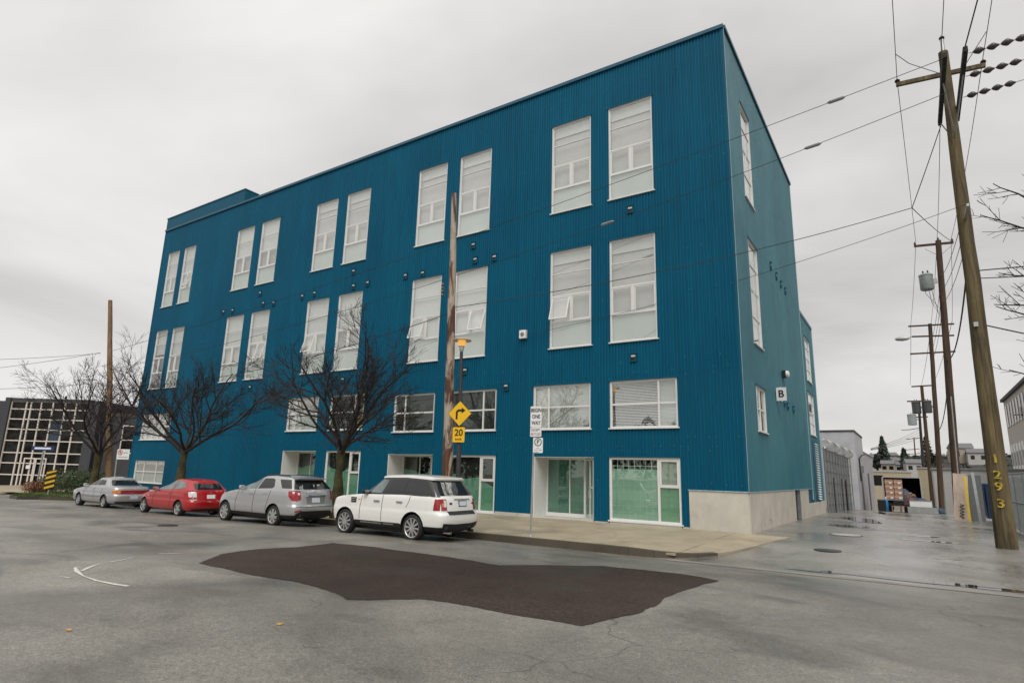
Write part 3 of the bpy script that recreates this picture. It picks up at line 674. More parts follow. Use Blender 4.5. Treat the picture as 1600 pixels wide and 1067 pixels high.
# ---- wall vents, lamp, camera box, sign
def vent(px, py, pln='A'):
    p = at_y(px, py, 0) if pln == 'A' else at_x(px, py, 0); u = p.x if pln == 'A' else p.y; s = .14
    b = MB(); bars(b, pln, u-s, u+s, p.z-s*1.15, p.z+s*1.15, .035, -.06, .01); b.fb(pln, u-s-.015, u+s+.015, -.085, -.04, p.z+s*1.15, p.z+s*1.15+.03)
    o = b.build('wall_vent', M_BLUETRIM, bld)
    sub(o, 'duct', MB().fb(pln, u-s+.04, u+s-.04, -.02, .0, p.z-s, p.z+s), M_BLACK); sub(o, 'flap', MB().fb(pln, u-s+.05, u+s-.05, -.05, -.03, p.z+.03, p.z+s*.8), M_LINER)
for v_ in [(985, 328), (990, 559), (740, 384), (743, 407), (773, 403), (661, 428), (634, 432), (553, 425), (553, 448), (575, 443), (473, 464), (492, 459), (407, 459), (412, 475), (428, 474), (350, 488), (364, 486), (391, 606), (727, 580), (791, 605), (536, 594)]: vent(*v_)
for v_ in [(1203, 416), (1212, 432), (1219, 445), (1226, 455), (1225, 630), (1230, 635), (1239, 640)]: vent(*v_, 'B')
sc = thing('alarm_box', 'white square alarm box with round sounder on the blue facade', 'alarm box', tuple(at_y(819, 523, 0)))
MB().box(-.17, .17, -.16, -.012, -.19, .19).build('box', M_WHITE, sc); MB().lathe([(.09, -.161), (.085, -.20), (.03, -.21)], 16, 'y').build('sounder', M_GREYM, sc, 40)
p = at_x(1222, 585, 0); wl = thing('wall_lamp', 'small dark wall lamp with pale lens on the alley face of the blue building', 'lamp', (0.03, p.y, p.z))
MB().box(.0, .16, -.22, .22, -.16, .16).build('housing', M_BLACK, wl); MB().lathe([(.17, .16), (.16, .26), (.08, .30)], 16, 'x').build('lens', M_WHITE, wl, 40)
p = at_x(1212, 616, 0); sg = thing('projecting_sign', 'small white board with the letter B projecting from the alley wall', 'sign', (0.03, p.y, p.z))
MB().box(0, .42, -.03, .03, -.30, .30).build('board', M_WHITE, sg); MB().box(-.02, .0, -.1, .1, -.1, .1).build('bracket', M_BLACK, sg)
lt = link('letter', text_mesh('B', .45, .004, bold=.01), M_INK, sg); lt.rotation_euler = (R(90), 0, 0); lt.location = (.2, -.036, 0)
p = at_x(1219, 616, 0); rb = thing('alarm_bell', 'small red bell on a white plate beside the projecting sign', 'bell', (.03, p.y, p.z))
MB().box(0, .03, -.2, .2, -.33, .33).build('plate', M_WHITE, rb); MB().lathe([(.12, .03), (.11, .09), (.04, .12)], 16, 'x').build('gong', mat('bell_red', (.30, .03, .02), .4), rb, 40)
# louvre panel near the ground on the wing
lv = MB(); 
o = lv.fb('B', 17.3, 19.2, -.03, .0, .8, 4.3).build('louvre', M_BLUETRIM, bld)
for k in range(24): sub(o, 'slat', MB().hexa([(.03, 18.3, .9+k*.14), (.03, 19.15, .9+k*.14), (.13, 18.3, .86+k*.14), (.13, 19.15, .86+k*.14), (.03, 18.3, .95+k*.14), (.03, 19.15, .95+k*.14), (.13, 18.3, .88+k*.14), (.13, 19.15, .88+k*.14)]), M_BLINDW if k % 1 == 0 else M_BLUETRIM)
# exposed fasteners: rows of pale screw caps
scr = MB()
for z in (1.75, 3.1, 3.45, 6.5, 9.2, 10.4, 10.9, 14.6, 16.2, 19.2, 2.95, 5.85, 6.05):
    x = LX+.2
    while x < -.1:
        x += PITCH*random.choice((2, 4, 4, 6, 8)); zz = z+random.uniform(-.02, .02)
        if x < -.1 and random.random() < .55 and zz > zbaseA(x)+.05 and not any(h[0]-.1 < x < h[1]+.1 and h[2]-.1 < zz < h[3]+.1 for h in HA): xx = round(x/PITCH)*PITCH+PITCH/2; scr.box(xx-.012, xx+.012, -.022, -.006, zz-.012, zz+.012)
s_ = scr.build('screw_caps', mat('faded_screw_cap', (.10, .24, .31), .5), bld); s_['kind'] = 'stuff'
# weeds at the foot of the plinth
def weed(px, py, h, n_, lab):
    p = at_g(px, py, swz); p.z = swz(p.x, p.y); b = MB()
    for _ in range(n_):
        a = random.uniform(0, 6.28); l_ = h*random.uniform(.4, 1); w = .018; q = Vector((random.uniform(-.12, .12), random.uniform(-.05, .05), 0)); d = Vector((math.cos(a)*.5, math.sin(a)*.3, 1)).normalized(); s = Vector((-math.sin(a), math.cos(a), 0))*w
        t = q+d*l_*.6; e_ = q+d*l_+Vector((math.cos(a), math.sin(a), -.3))*l_*.2
        b.quad(q-s*.4, q+s*.4, t+s, t-s); b.quad(t-s, t+s, e_)
    o = b.build('weed', M_LEAF, None, fix=False); o.location = p; tag(o, lab, 'weed')
weed(1190, 826, .35, 26, 'low green weed at the foot of the cream plinth by the corner'); weed(1198, 823, .5, 26, 'taller green weed at the foot of the cream plinth'); weed(1219, 817, .25, 14, 'tiny green weed along the alley plinth')

# ------------------------------------------------------------------ cars
FL = [0, .22, .42, .58, .70, .79, .86, .91, .95, .98, 1]
def half_loop(w, xr, xf, rc, rf, p=3.4, tr=.03, tf=.05, ns=14):
    P = []
    for f_ in FL: P.append((xr+rc*(1-(1-f_**p)**(1/p)), w*f_))
    for k in range(1, ns): P.append((xr+rc+(xf-rf-xr-rc)*k/ns, w))
    for f_ in reversed(FL): P.append((xf-rf*(1-(1-f_**p)**(1/p)), w*f_))
    L = xf-xr; out = []
    for x, y in P:
        t = (x-xr)/L; out.append((x, y*(1-tr*max(0, 1-t*2.6)**2-tf*max(0, (t-.6)/.4)**2)))
    return out
def catmull(keys, n_):
    out = []
    for i in range(len(keys)-1):
        p0, p1, p2, p3 = keys[max(0, i-1)], keys[i], keys[i+1], keys[min(len(keys)-1, i+2)]
        for k in range(n_):
            t = k/n_
            out.append(tuple(b+(c-b)*t + .18*((c-a)*.5*(t-2*t*t+t**3)+(d-b)*.5*(t**3-t*t))*0 for a, b, c, d in zip(p0, p1, p2, p3)))
    out.append(tuple(keys[-1])); return out
def loft(levels, crown, nx=8):
    """levels: list of (zfunc, w, xr, xf, rc, rf); closed with a crowned cap and a flat floor"""
    b = MB(); rings = []
    for zf, w, xr, xf, rc, rf in levels:
        h = half_loop(w, xr, xf, rc, rf); i = len(b.v)
        loop = h + [(x, -y) for x, y in reversed(h[1:-1])]
        for x, y in loop: b.v.append((x, y, zf(x)))
        rings.append(i); n_ = len(loop)
    for i, j in zip(rings, rings[1:]):
        for q in range(n_): b.f.append((i+q, i+(q+1) % n_, j+(q+1) % n_, j+q))
    b.f.append(tuple(rings[0]+q for q in reversed(range(n_))))
    zf, w, xr, xf, rc, rf = levels[-1]; h = half_loop(w, xr, xf, rc, rf); m_ = len(h); top = rings[-1]; prev = None
    wm = max(y for _, y in h)
    for k in range(m_):
        x, y = h[k]
        if k in (0, m_-1): row = [top+k]*(nx+1)
        else:
            row = [top+k]
            for c in range(1, nx):
                yy = y*(1-2*c/nx); row.append(len(b.v)); e_ = min(1, (x-xr)/.35, (xf-x)/.35)
                b.v.append((x, yy, zf(x)+crown*(1-(yy/y)**2)*max(0, e_)*(y/wm)))
            row.append(top+(n_-k))
        if prev:
            for c in range(nx):
                q = [prev[c], prev[c+1], row[c+1], row[c]]; q2 = []
                for v in q:
                    if v not in q2: q2.append(v)
                if len(q2) > 2: b.f.append(tuple(q2))
        prev = row
    return b
def polyf(pts): return lambda x: pl(x, pts)
def wheel(t, x, y, r_, side, rimr, spokes, style, first={}):
    """side +1: outer face towards +y"""
    key = (r_, rimr, spokes, style)
    if key not in first:
        w = .235; ty = MB().lathe([(rimr, -w/2), (r_-.045, -w/2-.008), (r_-.012, -w/2+.02), (r_, -w/2+.05), (r_, w/2-.05), (r_-.012, w/2-.02), (r_-.045, w/2+.008), (rimr, w/2)], 44, 'y', close=True).mesh('tyre')
        hub = MB().lathe([(rimr-.02, -.08), (rimr-.02, .0), (.05, .015)], 24, 'y').mesh('hub')
        rm = MB().lathe([(rimr, -.10), (rimr+.006, .105), (rimr-.012, .112), (rimr-.028, .10), (rimr-.03, -.10)], 44, 'y', close=True)
        rm.lathe([(.075, .04), (.07, .095), (.03, .102)], 16, 'y')
        for k in range(spokes):
            a = 2*math.pi*k/spokes; w0, w1 = (.040, .058) if spokes >= 9 else (.055, .085) if spokes == 5 else (.05, .05)
            for da in ((-.0,) if style != 'double' else (-.13, .13)):
                c, s = math.cos(a+da), math.sin(a+da); P = []
                for yy in (.055, .098):
                    for rr, ww in ((.05, w0), (rimr-.015, w1)):
                        for sg_ in (-1, 1): P.append((c*rr-s*ww*sg_*.5, yy-(.0 if rr > .1 else -.006), s*rr+c*ww*sg_*.5))
                rm.hexa([P[0], P[1], P[2], P[3], P[4], P[5], P[6], P[7]])
        rme = rm.mesh('rim')
        for me, mt in ((ty, M_RUBBER), (hub, M_BLACK), (rme, M_ALLOY)):
            me.materials.append(mt)
        first[key] = (hub, ty, rme)
    hub, ty, rme = first[key]
    o = link('wheel', hub, None, t); o.location = (x, y, r_); o.rotation_euler = (0, random.uniform(0, 6.28), 0) if side > 0 else (0, random.uniform(0, 6), math.pi)
    link('tyre', ty, None, o, 40); link('rim', rme, None, o, 25); return o
def car(name, label, cat, loc, spec, group='cars parked along the kerb'):
    S = spec; t = thing(name, label, cat, loc, math.pi+S.get('yaw', 0), group)
    beltf = polyf(S['belt']); paint = S['paint']
    low = catmull([tuple(k) for k in S['low']], 3)          # (z, w, xr, xf)
    zmax = S['low'][-1][0]; lv_ = []
    for z, w, xr, xf in low:
        fr = (z-S['low'][0][0])/(zmax-S['low'][0][0])
        zf = (lambda x, z=z: min(z, beltf(x)-.06*(1-(z-.2)/(zmax-.2))))
        lv_.append((zf, w, xr, xf, S.get('rc', .36), S.get('rf', .5)))
    lb = loft(lv_, S.get('crown', .03))
    body_me = lb.mesh('body'); body_me.materials.append(paint); body_me.materials.append(M_BLACK)
    body = link('body', body_me, None, t)
    # cabin
    cb = []; C = S['cabin']    # base w,xr,xf ; top w,xr,xf ; roof polyline
    rooff = polyf(C['roof']); NL = 7
    for k in range(NL):
        f_ = k/(NL-1); e_ = f_**1.25
        w = C['wb']+(C['wt']-C['wb'])*e_; xr = C['xrb']+(C['xrt']-C['xrb'])*f_; xf = C['xfb']+(C['xft']-C['xfb'])*f_
        cb.append(((lambda x, f_=f_: (beltf(x)-.03)*(1-f_)+rooff(x)*f_), w, xr, xf, .22, .34))
    z_in = rooff; last = cb[-1]
    for k, (dw, dz) in enumerate(((.03, .022), (.075, .036))):
        cb.append(((lambda x, dz=dz: rooff(x)+dz), last[1]-dw, last[2]+dw*.8, last[3]-dw*1.5, .22, .34))
    cbm = loft(cb, .035); cab_me = cbm.mesh('cabin'); cab = link('cabin', cab_me, C.get('mat', paint), t, 50)
    bv = [BVHTree.FromPolygons([Vector(v) for v in q.v], [tuple(f_) for f_ in q.f]) for q in (lb, cbm)]
    def hit(o, d):
        best = None
        for b_ in bv:
            h = b_.ray_cast(o, d)
            if h[0] is not None and (best is None or h[3] < best[2]): best = (h[0], h[1], h[3])
        return best
    def patch(nm, poly, view, material, off=.006, thick=.012, parent=None, cell=.045, mirror=False):
        """polygon drawn in side (x,z) or rear (y,z) view, laid on the body surface with real thickness"""
        bm = bmesh.new(); vs_ = [bm.verts.new((a, 0, c)) for a, c in poly]; bm.faces.new(vs_)
        lo = [min(q[i] for q in poly) for i in (0, 1)]; hi = [max(q[i] for q in poly) for i in (0, 1)]
        for i, nrm in ((0, (1, 0, 0)), (1, (0, 0, 1))):
            k = int((hi[i]-lo[i])/cell)
            for j in range(1, k+1):
                c = lo[i]+(hi[i]-lo[i])*j/(k+1); co = (c, 0, 0) if i == 0 else (0, 0, c)
                bmesh.ops.bisect_plane(bm, geom=bm.verts[:]+bm.edges[:]+bm.faces[:], plane_co=co, plane_no=nrm)
        bm.verts.ensure_lookup_table(); inner = []
        for v in bm.verts:
            a, c = v.co.x, v.co.z
            if view == 'L': o_, d_ = Vector((a, 3, c)), Vector((0, -1, 0))
            elif view == 'Rr': o_, d_ = Vector((-2, a, c)), Vector((1, 0, 0))
            elif view == 'R': o_, d_ = Vector((a, -3, c)), Vector((0, 1, 0))
            h = hit(o_, d_)
            if h is None: h = (o_+d_*(2.0 if view == 'Rr' else 2.1), -d_, 0)
            nn = h[1] if h[1].dot(d_) < 0 else -h[1]
            v.co = h[0]-d_*off; inner.append(d_*thick)
        f0 = bm.faces[:]; ex = bmesh.ops.extrude_face_region(bm, geom=f0); d_ = inner[0]
        for v in [g_ for g_ in ex['geom'] if isinstance(g_, bmesh.types.BMVert)]: v.co += d_
        bmesh.ops.recalc_face_normals(bm, faces=bm.faces)
        me = bpy.data.meshes.new(nm); bm.to_mesh(me); bm.free(); return link(nm, me, material, parent or t, 35)
    # wheel wells
    ra = S['arch']; ax = S['axles']; yw = S['track']
    for x in ax:
        for s in (1, -1):
            c = MB().lathe([(ra, -.26), (ra, .3)], 40, 'y', (x, s*(yw-.02), S['wr']+.01)).mesh('well'); c.materials.append(paint); c.materials.append(M_BLACK)
            for p_ in c.polygons: p_.material_index = 1
            co = bpy.data.objects.new('well', c); COL.objects.link(co); md = body.modifiers.new('w', 'BOOLEAN'); md.operation = 'DIFFERENCE'; md.object = co; md.solver = 'EXACT'
    co_list = [md.object for md in body.modifiers]
    for cc in co_list: cc.parent = t
    bpy.context.view_layer.update()
    for p_ in body_me.polygons:
        if p_.center.z < S.get('skirt', 0): p_.material_index = 1
    dg = bpy.context.evaluated_depsgraph_get(); nm_ = bpy.data.meshes.new_from_object(body.evaluated_get(dg)); body.modifiers.clear(); body.data = nm_
    for cc in co_list: bpy.data.objects.remove(cc)
    nm_.set_sharp_from_angle(angle=R(38))
    for p_ in nm_.polygons: p_.use_smooth = True
    for x in ax:
        for s in (1, -1): wheel(t, x, s*(yw-.125), S['wr'], s, S['rim'], S['spokes'], S.get('rimstyle', ''))
    MB().box(S['low'][0][2]+.3, S['low'][0][3]-.3, -.6, .6, .19, S['low'][0][0]+.04).build('underbody', M_BLACK, t)
    MB().tube([(ax[0], -yw+.2, S['wr']), (ax[0], yw-.2, S['wr'])], .05, 8).build('axle', M_BLACK, t)
    for P in S['patches']:
        nm2, poly, view, material = P[:4]; off = P[4] if len(P) > 4 else .006
        o = patch(nm2, poly, view, material, off)
        if len(P) > 5:
            for Q in P[5]: patch(Q[0], Q[1], Q[2], Q[3], Q[4] if len(Q) > 4 else off+.008, parent=o)
    # seams between panels
    for k, pts in enumerate(S.get('seams', [])):
        w = .009; poly = [(a-w, c) for a, c in pts]+[(a+w, c) for a, c in reversed(pts)]
        patch('panel_gap', poly, 'L', M_INK, .003, .006)
    # mirrors
    mxp = S['mirror']
    for s in (1, -1):
        mb = MB(); x, y, z = mxp; mb.lathe([(.02, -.11), (.075, -.09), (.088, 0), (.08, .08), (.03, .11)], 12, 'y', (0, 0, 0)); mb.v = [(x+v[0]*.9, s*(y+.05)+v[1], z+v[2]*.95) for v in mb.v]; mb.beam((x, s*(y-.12), z-.05), (x, s*y, z-.05), .06, .04)
        o = mb.build('mirror', S.get('mirmat', M_BLACK), t, 40); MB().box(x-.078, x-.070, s*(y+.05)-.075, s*(y+.05)+.075, z-.05, z+.05).build('mirror_glass', M_CHROME, o)
    return t, patch
def cpaint(name, col, metal=0.0, rough=.35):
    return mat(name, col, rough, metal, 1.0, var=.02, scale=1.5)
M_CARGLASS = mat('car_glass_dark', (.012, .014, .015), .03, var=.05, spec=.9)
M_CARGLASSL = mat('car_glass_pale', (.16, .20, .20), .03, var=.35, scale=3, spec=.9)
M_TAIL = mat('tail_lamp_red', (.30, .008, .012), .12, coat=1, var=.1)
M_CLEAR = mat('tail_lamp_clear', (.68, .64, .62), .15, coat=1, var=.08)
M_AMBER = mat('tail_lamp_amber', (.62, .20, .02), .15, coat=1)
M_PLATE = mat('licence_plate', (.62, .66, .74), .4, var=.10, scale=30)
M_GLOSSB = mat('gloss_black_pillar', (.010, .010, .011), .12, coat=1)
PW = cpaint('white_car_paint', (.80, .79, .75)); PS = cpaint('silver_car_paint', (.50, .50, .50), .55, .32); PR = cpaint('red_car_paint', (.40, .001, .005)); PS2 = cpaint('pale_silver_paint', (.47, .47, .48), .5, .34)
def mirror_y(poly): return [(-a, c) for a, c in poly]
# white SUV
suv = dict(paint=PW, skirt=.47, low=[(.28, .80, .26, 4.60), (.33, .88, .14, 4.70), (.44, .945, .04, 4.80), (.62, .962, .0, 4.84), (.77, .962, .0, 4.85), (.83, .955, .05, 4.85), (.86, .95, .10, 4.84), (1.02, .945, .12, 4.80), (1.20, .93, .15, 4.72), (1.30, .90, .20, 4.6)],
    belt=[(0, 1.31), (1.0, 1.30), (3.2, 1.25), (3.5, 1.235), (4.2, 1.17), (4.55, 1.10), (4.85, 1.0)], crown=.03,
    cabin=dict(wb=.905, wt=.735, xrb=.22, xrt=.60, xfb=3.50, xft=2.72, roof=[(.4, 1.75), (.9, 1.79), (1.6, 1.82), (2.4, 1.80), (2.75, 1.775)], mat=M_GLOSSB),
    arch=.445, axles=(1.17, 4.03), track=.955, wr=.375, rim=.285, spokes=10, mirror=(3.12, .94, 1.33),
    seams=[[(3.36, .50), (3.36, .9), (3.30, 1.22)], [(2.42, .50), (2.42, 1.0), (2.40, 1.25)], [(1.44, .93), (1.34, 1.1), (1.30, 1.27)]],
    patches=[('window', [(3.02, 1.31), (2.50, 1.31), (2.32, 1.70), (2.60, 1.72)], 'L', M_CARGLASSL), ('window', [(2.34, 1.315), (1.62, 1.335), (1.50, 1.73), (2.18, 1.73)], 'L', M_CARGLASS), ('window', [(1.52, 1.335), (.62, 1.36), (.82, 1.71), (1.42, 1.73)], 'L', M_CARGLASS),
        ('rear_window', [(-.70, 1.33), (.70, 1.33), (.60, 1.70), (-.60, 1.70)], 'Rr', M_CARGLASS, .006, [('wiper', [(-.30, 1.345), (.42, 1.36), (.42, 1.375), (-.30, 1.36)], 'Rr', M_BLACK)]),
        ('tail_light', [(.62, .90), (.80, .90), (.80, 1.22), (.62, 1.22)], 'Rr', M_TAIL, .012, [('lamp_insert', [(.64, 1.0), (.72, 1.0), (.72, 1.19), (.64, 1.19)], 'Rr', M_CLEAR), ('amber_insert', [(.73, 1.0), (.78, 1.0), (.78, 1.10), (.73, 1.10)], 'Rr', M_AMBER)]),
        ('tail_light', mirror_y([(.64, .90), (.80, .90), (.80, 1.22), (.64, 1.22)]), 'Rr', M_TAIL, .012), ('tail_light', [(.215, .90), (.40, .90), (.37, 1.22), (.235, 1.22)], 'L', M_TAIL, .010),
        ('licence_plate', [(-.28, 1.00), (.10, 1.00), (.10, 1.17), (-.28, 1.17)], 'Rr', M_BLACK, .008, [('plate_face', [(-.25, 1.02), (.07, 1.02), (.07, 1.15), (-.25, 1.15)], 'Rr', M_PLATE)]),
        ('tailgate_handle', [(-.45, 1.20), (.30, 1.20), (.30, 1.225), (-.45, 1.225)], 'Rr', M_GREYM, .02), ('badge', [(.40, 1.06), (.50, 1.06), (.51, 1.09), (.50, 1.12), (.40, 1.12), (.39, 1.09)], 'Rr', M_BLACK), ('badge', [(-.66, 1.06), (-.56, 1.06), (-.56, 1.11), (-.66, 1.11)], 'Rr', M_BLACK),
        ('bumper_step', [(-.62, .78), (.62, .78), (.62, .88), (-.62, .88)], 'Rr', M_BLACK, .012), ('bumper_skirt', [(-.80, .36), (.80, .36), (.80, .55), (.35, .52), (-.35, .52), (-.80, .55)], 'Rr', M_BLACK, .012),
        ('sill_trim', [(1.63, .33), (3.57, .33), (3.57, .47), (1.63, .47)], 'L', M_BLACK, .012, [('sill_step', [(1.9, .40), (2.32, .40), (2.32, .44), (1.9, .44)], 'L', M_GALV, .02), ('sill_step', [(2.40, .40), (3.3, .40), (3.3, .44), (2.40, .44)], 'L', M_GALV, .02)]),
        ('fender_vent', [(3.55, .98), (3.78, .98), (3.80, 1.14), (3.55, 1.14)], 'L', M_BLACK, .008, [('vent_bar', [(3.57, 1.03), (3.78, 1.03), (3.78, 1.05), (3.57, 1.05)], 'L', M_GALV), ('vent_bar', [(3.57, 1.09), (3.78, 1.09), (3.78, 1.11), (3.57, 1.11)], 'L', M_GALV)]),
        ('door_handle', [(2.52, 1.05), (2.76, 1.05), (2.76, 1.09), (2.52, 1.09)], 'L', M_GREYM, .035), ('door_handle', [(1.58, 1.06), (1.82, 1.06), (1.82, 1.10), (1.58, 1.10)], 'L', M_GREYM, .035), ('side_badge', [(3.38, 1.07), (3.46, 1.07), (3.46, 1.095), (3.38, 1.095)], 'L', M_AMBER)])
t, patch = car('suv', 'boxy white off-road SUV with blacked-out pillars parked by the kerb', 'car', (-6.32, -8.02, -.045), suv)
rf = loft([((lambda x, dz=dz: pl(x, suv['cabin']['roof'])+dz), w, xr, xf, .2, .3) for dz, w, xr, xf in ((-.03, .765, .52, 2.78), (.02, .755, .50, 2.76), (.05, .70, .56, 2.70))], .03); rf.build('roof', PW, t, 40)
ex = MB().tube([(.25, .56, .285), (.0, .56, .285)], .045, 12); ex.build('exhaust', M_CHROME, t, 40); MB().tube([(.25, -.56, .285), (.0, -.56, .285)], .045, 12).build('exhaust', M_CHROME, t, 40)
# silver crossover
eq = dict(paint=PS, skirt=.40, low=[(.27, .80, .28, 4.62), (.33, .88, .12, 4.74), (.46, .935, .02, 4.82), (.60, .945, .0, 4.84), (.70, .945, .0, 4.84), (.76, .94, .04, 4.83), (.90, .938, .07, 4.78), (1.08, .93, .09, 4.66), (1.20, .91, .13, 4.5), (1.27, .885, .17, 4.4)],
    belt=[(0, 1.28), (1.2, 1.27), (3.2, 1.19), (3.5, 1.17), (4.1, 1.07), (4.45, .97), (4.84, .8)], rc=.42, rf=.75, crown=.04,
    cabin=dict(wb=.89, wt=.68, xrb=.16, xrt=.52, xfb=3.72, xft=2.35, roof=[(.3, 1.60), (.8, 1.66), (1.6, 1.69), (2.2, 1.67), (2.6, 1.60)]),
    arch=.42, axles=(1.18, 4.10), track=.935, wr=.355, rim=.255, spokes=7, rimstyle='double', mirror=(3.05, .93, 1.27), mirmat=PS,
    seams=[[(3.42, .42), (3.42, .8), (3.28, 1.17)], [(2.36, .42), (2.36, 1.0), (2.30, 1.20)], [(1.62, .52), (1.52, .9), (1.45, 1.1), (1.42, 1.22)]],
    patches=[('window', [(3.22, 1.225), (2.30, 1.25), (2.14, 1.61), (2.42, 1.605)], 'L', M_CARGLASSL), ('window', [(2.22, 1.255), (1.40, 1.29), (1.32, 1.36), (1.46, 1.59), (1.60, 1.625), (2.08, 1.615)], 'L', M_CARGLASS), ('window', [(1.18, 1.60), (.86, 1.31), (.36, 1.31), (.62, 1.60)], 'L', M_CARGLASS, .008),
        ('rear_window', [(-.80, 1.285), (.80, 1.285), (.62, 1.585), (-.62, 1.585)], 'Rr', M_CARGLASS, .008, [('wiper', [(-.1, 1.29), (.45, 1.33), (.45, 1.345), (-.1, 1.305)], 'Rr', M_BLACK)]),
        ('tail_light', [(.62, .95), (.78, .88), (.78, 1.22), (.62, 1.22)], 'Rr', M_TAIL, .014, [('lamp_insert', [(.65, 1.10), (.72, 1.10), (.72, 1.17), (.65, 1.17)], 'Rr', M_CLEAR)]), ('tail_light', mirror_y([(.66, .95), (.78, .88), (.78, 1.22), (.66, 1.22)]), 'Rr', M_TAIL, .014), ('tail_light', [(.165, .90), (.24, .90), (.42, 1.06), (.47, 1.22), (.19, 1.22)], 'L', M_TAIL, .010),
        ('chrome_strip', [(-.40, 1.045), (.42, 1.045), (.45, 1.09), (-.43, 1.09)], 'Rr', M_CHROME, .02), ('licence_plate', [(-.16, .84), (.18, .84), (.18, 1.0), (-.16, 1.0)], 'Rr', M_PLATE, .010), ('plate_recess', [(-.36, .80), (.38, .80), (.43, 1.04), (-.41, 1.04)], 'Rr', M_GREYM, .004),
        ('bumper_skirt', [(-.78, .32), (.78, .32), (.78, .48), (.6, .56), (-.6, .56), (-.78, .48)], 'Rr', M_BLACK, .012), ('sill_trim', [(1.6, .31), (3.66, .31), (3.66, .385), (1.6, .385)], 'L', M_BLACK, .014),
        ('reflector', [(.62, .56), (.82, .52), (.82, .57), (.62, .60)], 'Rr', M_TAIL, .02), ('door_handle', [(2.44, 1.06), (2.66, 1.06), (2.66, 1.09), (2.44, 1.09)], 'L', PS, .03), ('door_handle', [(1.62, 1.09), (1.84, 1.09), (1.84, 1.12), (1.62, 1.12)], 'L', PS, .03), ('tailgate_gap', [(-.80, .70), (.80, .70), (.80, .715), (-.80, .715)], 'Rr', M_INK, .004)])
t, _ = car('crossover_car', 'silver crossover car with roof rails parked by the kerb', 'car', (-12.82, -8.05, -.08), eq)
for s in (1, -1): MB().tube([(.75, s*.60, 1.675), (.9, s*.60, 1.735), (1.6, s*.60, 1.76), (2.1, s*.60, 1.745), (2.25, s*.60, 1.69)], .018, 6).build('roof_rail', M_BLACK, t, 40)
MB().tube([(.3, .55, .30), (.03, .55, .30)], .045, 12).build('exhaust', M_CHROME, t, 40)
sp = loft([((lambda x, dz=dz: 1.63+dz+.06*(x-.4)), w, xr, .85, .1, .1) for dz, w, xr in ((-.02, .62, .36), (.02, .63, .33), (.035, .58, .4))], .01); sp.build('spoiler', PS, t, 40)
# red hatchback
rd = dict(paint=PR, low=[(.22, .72, .24, 4.08), (.28, .80, .10, 4.20), (.40, .84, .02, 4.27), (.50, .848, .0, 4.29), (.60, .848, .0, 4.29), (.65, .843, .04, 4.28), (.80, .84, .07, 4.2), (.95, .83, .10, 4.05), (1.03, .80, .14, 3.95)],
    belt=[(0, 1.05), (1.2, 1.03), (2.7, .96), (3.0, .94), (3.6, .86), (4.0, .74), (4.29, .60)], rc=.45, rf=.7, crown=.04,
    cabin=dict(wb=.81, wt=.58, xrb=.14, xrt=.56, xfb=3.30, xft=1.95, roof=[(.3, 1.33), (.8, 1.39), (1.4, 1.42), (1.8, 1.40), (2.2, 1.32)]),
    arch=.355, axles=(.98, 3.68), track=.845, wr=.30, rim=.215, spokes=5, mirror=(2.72, .84, 1.04), mirmat=PR,
    seams=[[(2.95, .35), (2.95, .7), (2.75, .96)], [(1.62, .35), (1.58, .7), (1.52, 1.0)]],
    patches=[('window', [(2.80, .985), (1.62, 1.04), (1.46, 1.385), (1.94, 1.365)], 'L', M_CARGLASSL), ('window', [(1.54, 1.045), (.82, 1.11), (.74, 1.17), (.96, 1.33), (1.40, 1.38)], 'L', M_CARGLASSL),
        ('rear_window', [(-.60, 1.06), (.60, 1.06), (.55, 1.30), (-.55, 1.30)], 'Rr', M_CARGLASS, .006), ('tail_light', [(.58, .66), (.70, .66), (.70, .98), (.64, 1.01), (.59, .95)], 'Rr', M_CLEAR, .012, [('lamp_insert', [(.59, .70), (.695, .70), (.695, .78), (.59, .78)], 'Rr', M_TAIL)]),
        ('tail_light', mirror_y([(.58, .66), (.70, .66), (.70, .98), (.64, 1.01), (.59, .95)]), 'Rr', M_CLEAR, .014), ('tail_light', [(.17, .66), (.25, .68), (.37, .96), (.26, 1.0), (.20, .96)], 'L', M_CLEAR, .010, [('lamp_insert', [(.175, .69), (.255, .70), (.29, .78), (.18, .78)], 'L', M_TAIL)]),
        ('licence_plate', [(-.16, .72), (.18, .72), (.18, .87), (-.16, .87)], 'Rr', M_WHITE, .010), ('badge', [(-.04, .95), (.06, .95), (.06, .98), (-.04, .98)], 'Rr', M_CHROME), ('bumper_gap', [(-.7, .62), (.7, .62), (.7, .632), (-.7, .632)], 'Rr', M_INK, .004), ('bumper_skirt', [(-.7, .25), (.7, .25), (.7, .32), (-.7, .32)], 'Rr', M_BLACK, .01),
        ('side_lamp', [(3.28, .73), (3.40, .73), (3.40, .76), (3.28, .76)], 'L', M_CLEAR, .008), ('door_handle', [(1.66, .86), (1.86, .86), (1.86, .89), (1.66, .89)], 'L', PR, .03)])
car('hatchback_car', 'bright red three door hatchback parked by the kerb', 'car', (-18.95, -8.28, -.10), rd)
